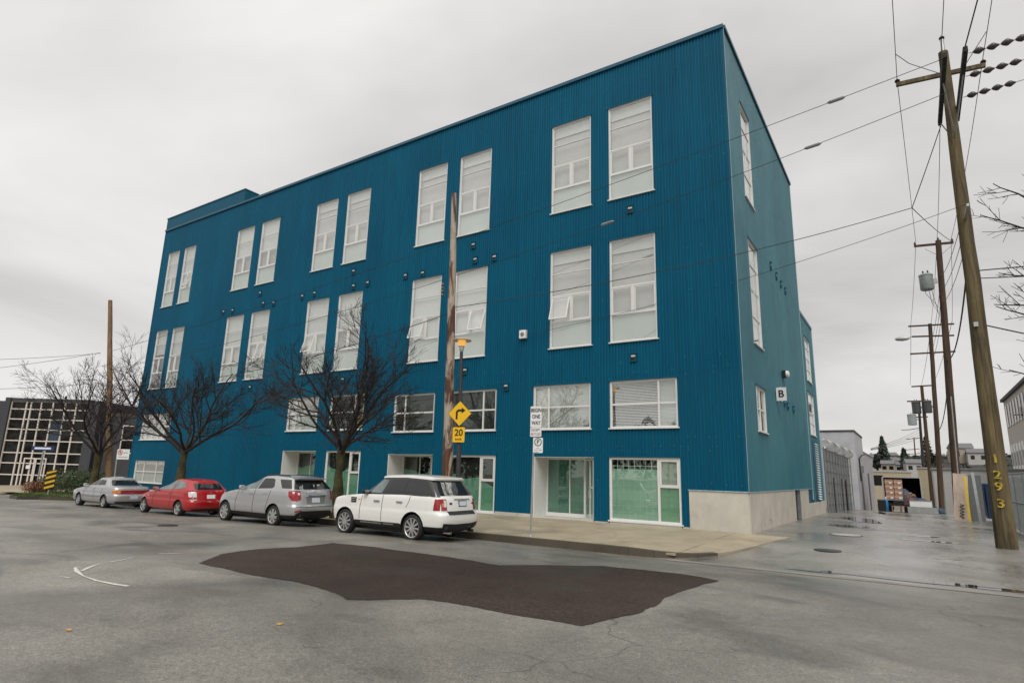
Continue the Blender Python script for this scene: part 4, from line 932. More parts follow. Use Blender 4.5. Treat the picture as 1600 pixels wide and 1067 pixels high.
# pale silver sedan
sdn = dict(paint=PS2, low=[(.22, .72, .20, 4.42), (.28, .80, .10, 4.52), (.40, .835, .02, 4.58), (.52, .84, .0, 4.60), (.60, .84, .0, 4.6), (.64, .835, .03, 4.59), (.80, .83, .05, 4.55), (.92, .81, .08, 4.45), (.98, .78, .14, 4.3)],
    belt=[(0, .99), (.7, 1.0), (1.5, .98), (2.9, .93), (3.3, .90), (4.0, .80), (4.3, .72), (4.6, .60)], rc=.35, rf=.6, crown=.03,
    cabin=dict(wb=.79, wt=.56, xrb=.62, xrt=1.25, xfb=3.35, xft=2.35, roof=[(.9, 1.27), (1.3, 1.325), (1.8, 1.345), (2.3, 1.32), (2.6, 1.25)]),
    arch=.345, axles=(1.02, 3.58), track=.83, wr=.295, rim=.205, spokes=6, mirror=(2.85, .83, 1.0), mirmat=PS2,
    seams=[[(3.08, .35), (3.08, .7), (2.9, .93)], [(2.05, .35), (2.02, .95)], [(1.40, .50), (1.25, .9)]],
    patches=[('window', [(2.95, .98), (2.08, 1.02), (2.00, 1.27), (2.34, 1.26)], 'L', M_CARGLASS), ('window', [(2.00, 1.02), (1.22, 1.05), (1.44, 1.25), (1.92, 1.27)], 'L', M_CARGLASS), ('rear_window', [(-.62, 1.03), (.62, 1.03), (.50, 1.27), (-.50, 1.27)], 'Rr', M_CARGLASS, .006),
        ('tail_light', [(-.72, .68), (.72, .68), (.72, .84), (-.72, .84)], 'Rr', M_TAIL, .012, [('amber_insert', [(.56, .71), (.71, .71), (.71, .82), (.56, .82)], 'Rr', M_AMBER)]), ('tail_light', [(.14, .69), (.32, .70), (.32, .83), (.14, .84)], 'L', M_AMBER, .010),
        ('licence_plate', [(-.20, .44), (.14, .44), (.14, .58), (-.20, .58)], 'Rr', M_PLATE, .01), ('bumper_skirt', [(-.7, .25), (.7, .25), (.7, .33), (-.7, .33)], 'Rr', M_BLACK, .01), ('rub_strip', [(1.45, .50), (3.2, .50), (3.2, .54), (1.45, .54)], 'L', M_GREYM, .012), ('door_handle', [(2.10, .84), (2.30, .84), (2.30, .87), (2.10, .87)], 'L', PS2, .03)])
car('sedan_car', 'pale silver older sedan with full width red tail lamps by the kerb', 'car', (-25.45, -8.2, -.14), sdn)

# ------------------------------------------------------------------ bare trees
def grow(b, p, d, ln, r0, depth, P, out_tw):
    """one branch: wobbling tapered polyline, then children along it"""
    n_ = max(3, int(ln/P['seg'])); pts = [p.copy()]; rad = [r0]; dirs = [d.copy()]
    for k in range(n_):
        d = (d + Vector((random.gauss(0, 1), random.gauss(0, 1), random.gauss(0, .7)))*P['wob'] + Vector((0, 0, P['up'][min(depth, len(P['up'])-1)]))).normalized()
        p = p+d*(ln/n_); pts.append(p.copy()); rad.append(max(P['rmin'], r0*(1-.72*(k+1)/n_))); dirs.append(d.copy())
    (b if depth <= 1 else out_tw).tube(pts, rad, 7 if depth == 0 else (5 if depth == 1 else 3), cap=depth < 2)
    if depth >= P['depth']: return
    nc = P['kids'][depth]
    for k in range(nc):
        t = .22+.78*(k+random.random())/nc; i = min(n_, int(t*n_)); base = pts[i]; dd = dirs[i]
        ax = dd.orthogonal().normalized(); ax.rotate(Matrix.Rotation(random.uniform(0, 6.28), 3, dd)); nd = dd.copy(); nd.rotate(Matrix.Rotation(R(random.uniform(*P['ang'])), 3, ax))
        grow(b, base, nd, ln*random.uniform(*P['frac'])*(1.15-.5*t), max(P['rmin'], rad[i]*.66), depth+1, P, out_tw)
def cherry(base, trunk_h, trunk_r, limbs, lab, seed, scale=1.0, lean=(0, 0)):
    random.seed(seed); t = thing('cherry_tree', lab, 'tree', base, 0, 'bare street trees along the pavement')
    pts, rad = [], []
    for k in range(9):
        f_ = k/8; pts.append((lean[0]*f_+random.uniform(-.02, .02), lean[1]*f_+random.uniform(-.02, .02), -.1+f_*(trunk_h+.1))); rad.append(trunk_r*(1.25-.5*f_+.12*math.sin(f_*9+seed)+(.35*max(0, .25-f_)*2)))
    pts.append((lean[0], lean[1], trunk_h+.25)); rad.append(trunk_r*.6)
    MB().tube(pts, rad, 12, jitter=.10).build('trunk', M_MOSS, t, 60)
    P = dict(seg=.30, wob=.085, up=[.02, .06, .075, .07], rmin=.006, depth=3, kids=[7, 7, 5], ang=(22, 55), frac=(.40, .66))
    tw = MB()
    for az, el, ln, r_ in limbs:
        b = MB(); d = Vector((math.cos(R(az))*math.cos(R(el)), math.sin(R(az))*math.cos(R(el)), math.sin(R(el))))
        grow(b, Vector((lean[0], lean[1], trunk_h-random.uniform(.0, .25))), d, ln*scale*1.06, r_*.74, 0, P, tw); b.build('limb', M_BARK, t, 60)
    o = tw.build('crown', M_BARK, t, fix=False); return t
def gsw(x, y): return (x, y, sw(x, y))
cherry(gsw(-14.05, -6.1), 2.65, .19, [(180, 38, 4.6, .11), (140, 52, 3.8, .10), (20, 62, 4.4, .12), (-5, 34, 4.6, .11), (235, 40, 3.8, .09), (300, 48, 3.9, .10), (95, 45, 3.5, .08), (165, 68, 3.4, .07), (335, 28, 4.6, .08), (350, 20, 4.4, .06)], 'bare spreading tree with mossy trunk between the crossover and the white SUV', 11)
cherry(gsw(-25.5, -6.1), 2.6, .21, [(190, 36, 5.6, .12), (150, 50, 4.4, .10), (40, 64, 4.4, .11), (2, 24, 5.6, .11), (240, 42, 4.4, .10), (310, 40, 4.6, .10), (100, 45, 3.6, .08), (350, 50, 4.2, .08)], 'bare spreading tree with dark trunk behind the red hatchback', 23)
cherry(gsw(-34.4, -6.2), 2.5, .22, [(185, 34, 5.8, .12), (150, 48, 4.8, .10), (30, 60, 4.2, .11), (355, 36, 4.8, .10), (230, 45, 4.6, .10), (300, 38, 5.0, .10), (90, 50, 3.6, .08)], 'bare spreading tree rising from the hedge behind the old sedan', 37)
# tree whose branch tips reach in beside the tall power pole
random.seed(5)
rt = thing('bare_tree', 'bare tree whose budding branch tips reach past the tall power pole', 'tree', (10.0, 1.6, .1))
MB().tube([(0, 0, -.2), (.1, 0, 2.5), (.0, .1, 5), (.15, .1, 8), (.2, 0, 11.5)], [.24, .21, .18, .13, .05], 10, jitter=.06).build('trunk', M_BARK, rt, 60)
tw = MB(); P = dict(seg=.3, wob=.12, up=[.03, .05, .06], rmin=.008, depth=2, kids=[7, 4], ang=(25, 65), frac=(.3, .5))
for z, az, el, ln in [(4.6, 190, 12, 2.6), (5.6, 200, 5, 2.5), (6.6, 182, 8, 2.7), (7.4, 195, -4, 2.6), (8.4, 180, 10, 2.7), (9.6, 185, 20, 2.9), (10.3, 178, 45, 2.8), (6, 20, 30, 3.5), (8, 80, 35, 3)]:
    b = MB(); grow(b, Vector((.12, .05, z)), Vector((math.cos(R(az))*math.cos(R(el)), math.sin(R(az))*math.cos(R(el)), math.sin(R(el)))), ln, .05, 0, P, tw); b.build('limb', M_BARK, rt, 60)
tw.build('crown', M_BARK, rt, fix=False)
random.seed(99)
# ------------------------------------------------------------------ poles, lamp and signs on the pavement
def pole(name, lab, base, top, r0, r1, material, group=None, cat='utility pole'):
    t = thing(name, lab, cat, base, 0, group); tp = Vector(top)-Vector(base); n_ = 14
    pts = [tp*(k/n_)+Vector((random.uniform(-.012, .012), random.uniform(-.012, .012), 0)) for k in range(n_+1)]; pts[0].z -= .3
    MB().tube(pts, [r0+(r1-r0)*k/n_ for k in range(n_+1)], 16, jitter=.025).build('shaft', material, t, 50); return t
pb_ = at_g(689, 800, sw)
b0 = Vector((-8.32, -6.35, sw(-8.3, -6.35))); tp = at_y(710, 303, -6.35)
cpole = pole('wooden_pole', 'peeling cut-off wooden pole standing behind the white SUV', b0, tp, .20, .10, M_POLE3)
q = at_y(696, 452, -6.5)-b0
for k in range(4): MB().lathe([(.05, -.05), (.06, 0), (.04, .05)], 10, 'z', q+Vector((-.08, -.05, -.22+k*.13))).build('insulator', M_PORC, cpole)
# lamp post carrying the yellow signs
lb_ = Vector((-7.78, -6.45, sw(-7.8, -6.45))); ltp = at_y(721, 550, -6.45)
lamp = thing('street_lamp', 'dark slender street lamp with amber lit dish and yellow signs on its post', 'street lamp', lb_)
v = ltp-lb_; MB().tube([(0, 0, -.05), v*.02, v*.02], [.11, .11, .10], 14).build('base', M_BLACK, lamp); MB().tube([v*.02, v*.55, v], [.085, .075, .055], 14).build('post', mat('dark_grey_paint', (.035, .034, .036), .5), lamp, 40)
MB().lathe([(.045, 0), (.075, .06), (.075, .16), (.12, .20)], 18, 'z', v).build('collar', M_ALLOY, lamp, 40)
lens = MB().lathe([(.11, .20), (.145, .26), (.15, .36), (.13, .42)], 18, 'z', v).build('lens', mat('amber_lens', (.75, .36, .06), .25, emit=(1., .55, .14, .5)), lamp, 40)
MB().lathe([(.13, .415), (.335, .40), (.34, .42), (.24, .46), (.10, .50), (.02, .51)], 24, 'z', v).build('dish', mat('dish_pale', (.52, .43, .33), .45), lamp, 40)
def board(name, lab, poly, centre, material, cat='sign', th=.006, border=None, group=None, rz=0):
    """flat sign facing -Y: poly in (x,z) about its centre"""
    t = thing(name, lab, cat, centre, rz, group)
    def pr(pl_, y0, y1, nm, mt):
        b = MB(); n_ = len(pl_); b.v = [(x, y0, z) for x, z in pl_]+[(x, y1, z) for x, z in pl_]
        b.f = [tuple(range(n_)), tuple(reversed(range(n_, 2*n_)))]+[(k, (k+1) % n_, n_+(k+1) % n_, n_+k) for k in range(n_)]; return b.build(nm, mt, t)
    pr(poly, 0, th, 'plate', material); return t, pr
def rrect(w, h, r_=.04, n_=4):
    out = []
    for cx, cy, a0 in ((w/2-r_, h/2-r_, 0), (-w/2+r_, h/2-r_, 90), (-w/2+r_, -h/2+r_, 180), (w/2-r_, -h/2+r_, 270)):
        for k in range(n_+1): a = R(a0+90*k/n_); out.append((cx+r_*math.cos(a), cy+r_*math.sin(a)))
    return out
def write(t, txt, size, x, z, material, y=-.003, bold=.0, name='lettering', sx=1.0):
    o = link(name, text_mesh(txt, size, .0015, bold=bold), material, t); o.rotation_euler = (R(90), 0, 0); o.location = (x, y, z); o.scale = (sx, 1, 1); return o
def ringb(pr, poly, k, nm, mt):
    a = poly; c = [(x*k, z*k) for x, z in poly]; return a, c
SR = R(14)
ds = .435; P0 = at_y(718.5, 646, -6.56)
dia = [(0, -ds), (ds, 0), (0, ds), (-ds, 0)]
s1, pr = board('warning_sign', 'yellow diamond sign with black right-turn arrow on the lamp post', dia, P0, M_INK, rz=SR)
pr([(x*.965, z*.965) for x, z in dia], -.004, -.0005, 'face', M_YELLOW)
pr([(-.145, -.195), (-.075, -.195), (-.075, .035), (-.035, .07), (.065, .07), (.065, .005), (.21, .105), (.065, .205), (.065, .145), (-.065, .145), (-.145, .07)], -.0085, -.0045, 'arrow', M_INK)
P1 = at_y(716.5, 679, -6.56); s2, pr = board('speed_sign', 'yellow advisory plate reading 20 under the diamond sign', rrect(.44, .50, .04), P1, M_YELLOW, rz=SR)
write(s2, '20', .31, 0, .06, M_INK, bold=.006); write(s2, 'km/h', .12, 0, -.15, M_INK, bold=.002)
# sign post in front of the entrance
sb = at_g(829, 837, sw); sb = Vector((sb.x, sb.y, sw(sb.x, sb.y))); stp = at_y(836, 640, sb.y)
post = thing('sign_post', 'thin galvanised sign post at the pavement edge by the entrance', 'post', sb)
MB().tube([(0, 0, -.05), stp-sb], .032, 10).build('post', M_GALV, post, 40); MB().lathe([(.06, 0), (.05, .04), (.033, .05)], 10).build('base', M_GALV, post)
def sgn(px, py, w, h, nm, lab): c = at_y(px, py, sb.y-.045); return board(nm, lab, rrect(w, h, .03), c, M_WHITE, rz=R(8))
a1, _ = sgn(837.5, 651, .38, .66, 'regulatory_sign', 'white sign reading BEGIN ONE WAY on the thin post')
for k, w_ in enumerate(('BEGIN', 'ONE', 'WAY')): write(a1, w_, .165, .005, .20-.20*k, M_INK, bold=.004, sx=.78)
a2, _ = sgn(837, 675, .38, .28, 'bicycle_exception_sign', 'small white plate reading EXCEPT BICYCLES under the one way sign')
write(a2, 'EXCEPT', .105, 0, .065, M_INK, sx=.8); write(a2, 'BICYCLES', .105, 0, -.065, mat('ink_red', (.25, .05, .03), .5), sx=.72)
a3, pr = sgn(840.5, 695.5, .33, .47, 'parking_sign', 'white parking sign with circled P lowest on the thin post')
M_DKG = mat('ink_green', (.015, .06, .03), .5)
o = MB().lathe([(.125, -.001), (.125, -.004), (.10, -.004), (.10, -.001)], 28, 'y', (0, 0, .10), close=True).build('ring', M_DKG, a3)
write(a3, 'P', .17, 0, .10, M_DKG, bold=.004)
for k, (x, w) in enumerate(((0, .10), (-.07, .10), (.08, .10), (-.06, .16))): MB().box(x-w/2, x+w/2, -.003, -.0005, -.10-.05*min(k, 1)-(.07 if k == 3 else 0), -.085-.05*min(k, 1)-(.07 if k == 3 else 0)).build('small_print', M_GREYM, a3)
# far pole and signs by the planting bed
fb_ = Vector((-33.75, -5.6, sw(-33.7, -5.6))); ftp = at_y(172.5, 470, -5.6)
fpole = pole('wooden_pole', 'plain tan wooden pole rising beside the dark office building', fb_, ftp, .19, .12, M_POLE4)
MB().beam(at_y(130, 593, -5.7)-fb_, at_y(150, 593, -5.6)-fb_, .05, .05).build('bracket', M_GREYM, fpole)
np_ = at_y(181, 745, -6.5); np_.z = sw(np_.x, -6.5)
ps = thing('sign_post', 'slim pale post of the no parking sign behind the old sedan', 'post', np_); npt = at_y(184, 702, -6.5)
MB().tube([(0, 0, -.1), npt-np_], .035, 8).build('post', M_GALV, ps, 40)
a4, _ = board('no_parking_sign', 'wide white no parking sign with red ring behind the old sedan', rrect(.80, .54, .03), at_y(192.5, 709.5, -6.55), M_WHITE, rz=R(20))
MB().lathe([(.15, -.001), (.15, -.004), (.115, -.004), (.115, -.001)], 24, 'y', (-.20, 0, .09), close=True).build('ring', mat('sign_red', (.45, .02, .02), .4), a4); write(a4, 'P', .2, -.20, .09, M_INK, bold=.004)
o = MB().beam((-.29, -.006, .18), (-.11, -.006, .0), .006, .03).build('slash', MATS['sign_red'], a4)
MB().box(-.02, .30, -.003, -.0005, .06, .10).build('small_print', mat('print_green', (.25, .42, .28), .5), a4); MB().box(-.3, .3, -.003, -.0005, -.17, -.13).build('small_print', MATS['print_green'], a4)

# ------------------------------------------------------------------ planting bed with hazard marker
BED = [(p.x, p.y) for p in (at_g(*q) for q in [(14, 778), (26, 780), (60, 780.5), (115, 782), (150, 783)])]
BED += [(-30.4, -6.9), (-30.0, -5.6), (-38, -4.6), (-45, -5.0)]
BCX = sum(p[0] for p in BED)/len(BED); BCY = sum(p[1] for p in BED)/len(BED)
bed = sheet('planting_bed', [(BCX+(x-BCX)*.98, BCY+(y-BCY)*.97) for x, y in BED], mat('bed_soil', (.05, .04, .025), .9, var=.4), .13); struct(bed)
for (a, b), (c, d) in zip(BED, BED[1:]+BED[:1]):
    l_ = math.hypot(c-a, d-b); nx, ny = -(d-b)/l_*.15, (c-a)/l_*.15
    n_ = max(1, int(l_/2))
    for k in range(n_):
        t0, t1 = k/n_+.003, (k+1)/n_-.003; P = [(a+(c-a)*t0, b+(d-b)*t0), (a+(c-a)*t1, b+(d-b)*t1)]; P += [(P[1][0]+nx, P[1][1]+ny), (P[0][0]+nx, P[0][1]+ny)]
        MB().prism(P, -.6, lambda x, y: gz(x, y)+.15).build('kerb_stone', M_KERB, bed)
def inside(x, y, poly):
    r_ = False
    for (a, b), (c, d) in zip(poly, poly[1:]+poly[:1]):
        if (b > y) != (d > y) and x < (c-a)*(y-b)/(d-b)+a: r_ = not r_
    return r_
gb = MB(); xs_ = [p[0] for p in BED]; ys_ = [p[1] for p in BED]; cnt = 0
while cnt < 9000:
    x, y = random.uniform(min(xs_), max(xs_)), random.uniform(min(ys_), max(ys_))
    if not inside(x, y, BED): continue
    cnt += 1; z = gz(x, y)+.13; a = random.uniform(0, 6.28); h = random.uniform(.06, .18); w = .012; s = Vector((math.cos(a)*w, math.sin(a)*w, 0)); q = Vector((x, y, z))
    gb.quad(q-s, q+s, q+Vector((random.uniform(-.05, .05), random.uniform(-.05, .05), h)))
tag(gb.build('bed_grass', M_GRASS, None, fix=False), 'short grass round the hedge in the planting bed', None, None, 'stuff')
def leafy(b, c, rx, ry, rz_, n_, size, hollow=.55):
    for _ in range(n_):
        while True:
            v = Vector((random.uniform(-1, 1), random.uniform(-1, 1), random.uniform(-1, 1)))
            if hollow < v.length < 1 + random.uniform(-.15, .1): break
        p = Vector(c)+Vector((v.x*rx, v.y*ry, v.z*rz_)); nrm = (v+Vector((random.gauss(0, .5), random.gauss(0, .5), random.gauss(0, .5)))).normalized()
        a = nrm.orthogonal().normalized(); a.rotate(Matrix.Rotation(random.uniform(0, 6.28), 3, nrm)); c2 = nrm.cross(a); s = size*random.uniform(.6, 1.3)
        b.quad(p-a*s, p+c2*s*.45, p+a*s, p-c2*s*.45)
def shrub(px, py, w, h, n_, lab, material, Y, nm='shrub', size=.06):
    p = at_y(px, py, Y); p.z = gz(p.x, p.y)+.12; t = thing(nm, lab, 'shrub', p); b = MB()
    for k in range(7):
        x, y = random.uniform(-w*.36, w*.36), random.uniform(-w*.2, w*.2); q = h*random.uniform(.62, 1.0); leafy(b, (x, y, q*.52), w*.27, w*.25, q*.5, n_//7, size)
    b.build('foliage', material, t, fix=False)
    st = MB()
    for k in range(5): st.tube([(random.uniform(-.2, .2), 0, -.05), (random.uniform(-w*.3, w*.3), random.uniform(-.2, .2), h*.7)], [.03, .01], 5)
    o = st.build('stems', M_BARK, t); o['kind'] = 'stuff'
shrub(105, 770, 3.6, 1.75, 3800, 'dense dark green hedge bush behind the striped marker', M_LEAF, -5.0); shrub(150, 768, 3.6, 1.75, 3400, 'dense dark green hedge bush behind the old sedan bonnet', M_LEAF, -4.6); shrub(74, 772, 2.4, 1.3, 2200, 'green bush at the end of the hedge by the striped marker', mat('olive_leaf', (.07, .085, .02), .5, var=.5), -5.2)
shrub(50, 775, 1.8, .9, 1500, 'rusty brown dry shrub at the tip of the planting bed', mat('rusty_leaf', (.20, .085, .035), .7, var=.4), -6.2, 'dry_shrub', .05)
hz = at_g(74, 775, lambda x, y: gz(x, y)+.13); hm = thing('hazard_marker', 'black and yellow striped hazard marker in the planting bed', 'marker', hz, R(50))
k_ = Vector((.0, 0, 1.4))
MB().beam((.0, .02, -.1), k_*1.0+Vector((-.02, .02, 0)), .06, .04, (0, 1, 0)).build('post', M_GALV, hm)
hw, hh, hz0 = .50, 1.15, .38
MB().box(-hw/2, hw/2, -.02, .012, hz0, hz0+hh).build('plate', M_INK, hm)
for k in range(4):
    z = hz0+.04+k*.29; MB().hexa([(-hw/2+.005, -.028, z-.02), (hw/2-.005, -.028, z+.15), (-hw/2+.005, -.021, z-.02), (hw/2-.005, -.021, z+.15), (-hw/2+.005, -.028, z+.11), (hw/2-.005, -.028, z+.28 if k < 3 else z+.24), (-hw/2+.005, -.021, z+.11), (hw/2-.005, -.021, z+.28 if k < 3 else z+.24)]).build('stripe', M_YELLOW, hm)
# ------------------------------------------------------------------ dark office building behind the bed
ob = at_d(-6, 756, 50); ob.z = gz(ob.x, ob.y)
off = thing('office_building', 'low dark office building with a glazed front in a white grid', 'building', ob, CYAW)
# local x runs along its front (to the right), y away from the camera
zb_ = 0; H = 7.05; WF = 6.75
M_OFF = mat('dark_grey_stucco', (.055, .055, .060), .8, var=.15, scale=2); M_OGL = mat('dark_office_glass', (.014, .013, .011), .04, var=.5, scale=.6, spec=.3); M_MULL = mat('cream_mullion', (.66, .60, .54), .5)
MB().box(-.45, -.02, -.25, 6, -1, H+.3).build('side_pier', M_OFF, off); MB().box(WF+.02, WF+.9, -.3, 6, -1, H+.2).build('side_pier', M_OFF, off); MB().box(-3, -.46, .4, 6, -1, H+.05).build('side_wall', M_OFF, off)
MB().box(-.02, WF+.02, .25, 6, -1, H).build('core', M_DARKIN, off); MB().box(-.02, WF+.02, -.12, .249, H, H+.28).build('fascia', M_OFF, off)
MB().box(WF+.901, 22, .6, 9, -1, H-.75).build('rear_wing', M_OFF, off); MB().box(WF+.85, 22.1, .55, .59, H-1.05, H-.72).build('coping', mat('brown_coping', (.075, .06, .055), .8), off)
ux = [0, 1.28, 1.68, 2.55, 3.55, 4.6, 5.55, WF]; uz = [0, .95, 1.9, 2.75, 3.75, 4.7, 5.55, 6.4, H]
for i in range(len(ux)-1):
    for j in range(len(uz)-1):
        if 1 <= i <= 2 and j == 0: pass
        MB().box(ux[i]+.05, ux[i+1]-.05, .02, .05, uz[j]+.045, uz[j+1]-.045).build('pane', M_OGL if (i, j) not in ((4, 4), (4, 5)) else mat('blue_office_glass', (.012, .03, .06), .04, var=.3, spec=.8), off)
for x in ux: MB().box(x-.055, x+.055, -.08, .06, 0, H).build('mullion', M_MULL, off)
for z in uz: MB().box(.056, WF-.056, -.06, .059, z-.045, z+.045).build('transom', M_MULL, off)
dd = MB(); bars(dd, 'A', 2.0, 2.95, .0, 2.35, .10, -.14, -.085); bars(dd, 'A', 2.97, 3.9, .0, 2.35, .10, -.14, -.085); do = dd.build('door', M_MULL, off); MB().box(2.3, 2.66, -.15, -.141, 1.45, 1.75).build('notice', M_WHITE, do)
for k, (x, z) in enumerate(((9.4, 2.9), (12.3, 2.9))):
    b = MB(); bars(b, 'A', x, x+2.6, z, z+2.4, .09, .53, .6); b.box(x+1.26, x+1.34, .54, .595, z+.08, z+2.32); b.box(x+.09, x+2.51, .545, .594, z+1.1, z+1.18); w = b.build('window', M_MULL, off); MB().box(x+.05, x+2.55, .57, .598, z+.05, z+2.35).build('pane', M_OGL, w)
MB().tube([(3.0, 2, H), (3.0, 2, H+.75)], .09, 10).build('flue', M_BLACK, off)
fc = sheet('forecourt', [(p.x, p.y) for p in (at_g(-60, 778), at_g(30, 768), at_g(48, 766), at_g(60, 757), at_g(-60, 756))], M_WALK, .05); struct(fc)
# street name sign
sb2 = at_d(60, 742, 40); sb2.z = gz(sb2.x, sb2.y); nm = thing('street_name_sign', 'blue street name blade with white band on a galvanised post', 'sign', sb2, CYAW)
tpn = at_d(63, 700, 40)-sb2; tz = tpn.z
MB().tube([(0, 0, -.2), (0.05, 0, tz+.15)], .05, 8).build('post', M_GALV, nm, 40); MB().box(-.75, .75, -.06, -.03, tz-.14, tz+.14).build('blade', mat('sign_blue', (.012, .04, .15), .4), nm); MB().box(-.55, .55, -.066, -.0605, tz-.06, tz+.06).build('band', M_WHITE, nm)

# ------------------------------------------------------------------ power poles along the alley
def insul(t, p, r_=.06, h=.22):
    p = Vector(p); MB().lathe([(r_*.35, 0), (r_, .03), (r_*.6, h*.35), (r_, h*.5), (r_*.5, h*.8), (r_*.25, h)], 10, 'z', p).build('insulator', M_PORC, t, 50)
def xarm(t, c, half, z, dirv=(1, 0, 0), w=.11, h=.14, ins=(), mt=None):
    d = Vector(dirv).normalized(); c = Vector(c); a = MB().beam(c-d*half+Vector((0, 0, z)), c+d*half+Vector((0, 0, z)), w, h).build('crossarm', mt or M_POLE2, t)
    for k in ins: insul(t, c+d*k+Vector((0, 0, z+h/2)))
    return a
def xformer(t, p, r_=.30, h=.85, mt=None):
    p = Vector(p); o = MB().lathe([(r_*.9, 0), (r_, .05), (r_, h*.86), (r_*1.06, h*.87), (r_*1.06, h*.93), (r_*.85, h), (.02, h+.03)], 20, 'z', p).build('transformer', mt or M_XFMR, t, 40)
    for k in (-1, 1): MB().lathe([(.05, h), (.06, h+.06), (.035, h+.1), (.055, h+.15), (.02, h+.25)], 10, 'z', p+Vector((k*.12, 0, 0))).build('bushing', M_PORC, o, 50)
    MB().beam(p+Vector((r_*.9, 0, h*.5)), p+Vector((r_+.2, 0, h*.5)), .08, .3).build('bracket', M_GALV, o)
    return o
PB = at_g(1573, 857); PB.z = gz(PB.x, PB.y); PT = at_y(1474, 82, PB.y)
p1 = pole('power_pole', 'tall leaning wooden power pole with painted yellow digits beside the chain fence', PB, PT, .285, .15, M_POLE, 'power poles along the alley')
ax_ = (PT-PB)
def onp(f_): return ax_*f_
a0 = at_y(1400, 133, PB.y)-PB; a1_ = at_y(1540, 102, PB.y)-PB; mid = (a0+a1_)/2
MB().beam(a0, a1_, .11, .15).build('crossarm', M_POLE, p1)
for f_ in (.02, .98): insul(p1, a0.lerp(a1_, f_)+Vector((0, 0, .08)), .09, .16)
MB().tube([onp(.985), onp(1.03)], .06, 10).build('pole_top_pin', M_GALV, p1); insul(p1, onp(1.03), .09, .16)
for k, (lo, hi) in enumerate((((1463, 188), (1483, 68)), ((1487, 172), (1516, 58)))):
    x_ = PB.x+(-.02 if k == 0 else .42)
    A = at_x(*lo, x_+.0)-PB; z_ = onp(.93).z if k == 0 else onp(.945).z
    z_ = 15.0-PB.z; x_ = PB.x+(-.12 if k == 0 else .40); A = Vector((x_-PB.x, .9, z_)); B = Vector((x_-PB.x, -3.5, z_)); MB().beam(A, B, .12, .17).build('double_arm', M_ARM, p1)
    MB().tube([Vector((x_-PB.x, -2.2 if k else -2.0, z_-.08)), onp(.80)+Vector((.02, -.15, 0))], .022, 6).build('brace', M_GALV, p1)
    MB().tube([Vector((x_-PB.x, .75 if k else .7, z_-.08)), onp(.80)+Vector((.02, .15, 0))], .022, 6).build('brace', M_GALV, p1)
strings = []
for k, y in enumerate((-3.2, -1.9, -.6)):
    s0 = Vector((.50, y, 15.0-PB.z)); d = Vector((1, .02, .02+.02*k)).normalized(); b = MB(); b.tube([s0, s0+d*1.7], .014, 6); o = b.build('dead_end_link', M_GALV, p1)
    for j in range(4): q = s0+d*(.25+.34*j); MB().lathe([(.025, -.15), (.07, -.10), (.105, -.02), (.10, .03), (.05, .10), (.025, .15)], 12, 'x', q).build('disc_insulator', M_PORC, o, 50)
    strings.append(PB+s0+d*1.7)
for k, ch in enumerate('1293'):
    py = (717, 742, 760, 786)[k]; px = (1551, 1558, 1559, 1564)[k]; q = at_y(px, py, PB.y)-PB
    f_ = q.z/ax_.z; rr = .285+(.15-.285)*f_; c = onp(f_); tc_ = (CAM-PB); tc_.z = 0; tc_.normalize()
    me = text_mesh(ch, .36, .003, bold=.006); ang = math.atan2(tc_.y, tc_.x)
    for v in me.vertices:           # wrap the digit round the shaft
        th = ang+v.co.x/rr; v.co = Vector((math.cos(th)*(rr+.055+v.co.z), math.sin(th)*(rr+.055+v.co.z), v.co.y))
    o = link('painted_digit', me, mat('spray_yellow', (.42, .30, .03), .7, var=.9, scale=16), p1); o.location = c
MB().box(-.06, .06, -.30, -.27, 6.9, 7.05).build('tag_plate', M_GALV, p1)
def apole(lab, px, py, X, tpx, tpy, r0, r1, mt, nm='power_pole'):
    b_ = at_x(px, py, X); b_.z = gz(b_.x, b_.y); tp_ = at_y(tpx, tpy, b_.y); return pole(nm, lab, b_, tp_, r0, r1, mt, 'power poles along the alley'), b_, tp_
p2, b2, t2 = apole('dark wooden power pole with one grey transformer, plywood leaning on it', 1499, 809, 6.82, 1466, 376, .23, .15, M_POLE2)
v2 = t2-b2; c0 = at_y(1428, 385, b2.y)-b2; c1 = at_y(1490, 379, b2.y)-b2; MB().beam(c0, c1, .1, .13).build('crossarm', M_POLE2, p2)
insul(p2, c0+Vector((.05, 0, .07))); insul(p2, v2); insul(p2, c1+Vector((-.05, 0, .07)))
for s in (-1, 1): MB().tube([v2*.975+Vector((s*.7, 0, 0)), v2*.94], .015, 6).build('brace', M_GALV, p2)
q = at_y(1449, 453, b2.y)-b2; qx = q.copy(); xformer(p2, q, .36, 1.0)
MB().tube([v2*.02+Vector((.1, -.2, 0)), v2*.42+Vector((.02, -.19, 0))], .04, 8).build('conduit', M_GALV, p2)
p3, b3, t3 = apole('wooden power pole with three crossarms and a street lamp bracket', 1471, 793, 6.55, 1453, 506, .21, .15, M_POLE2)
v3 = t3-b3
for (l_, r2_) in (((1419, 510), (1491, 506)), ((1425, 526), (1491, 524)), ((1422, 553), (1493, 549))): MB().beam(at_y(*l_, b3.y)-b3, at_y(*r2_, b3.y)-b3, .1, .13).build('crossarm', M_POLE2, p3)
lq = at_y(1400, 530, b3.y)-b3; ll = at_y(1424, 526, b3.y)-b3
lh = MB().lathe([(.02, -.62), (.16, -.45), (.22, 0), (.16, .35), (.05, .55)], 14, 'x', lq+Vector((.5, 0, 0))).build('lamp_head', M_GALV, p3, 50)
MB().tube([lq+Vector((.9, 0, 0)), ll, v3*.935], .035, 8).build('lamp_arm', M_GREYM, p3)
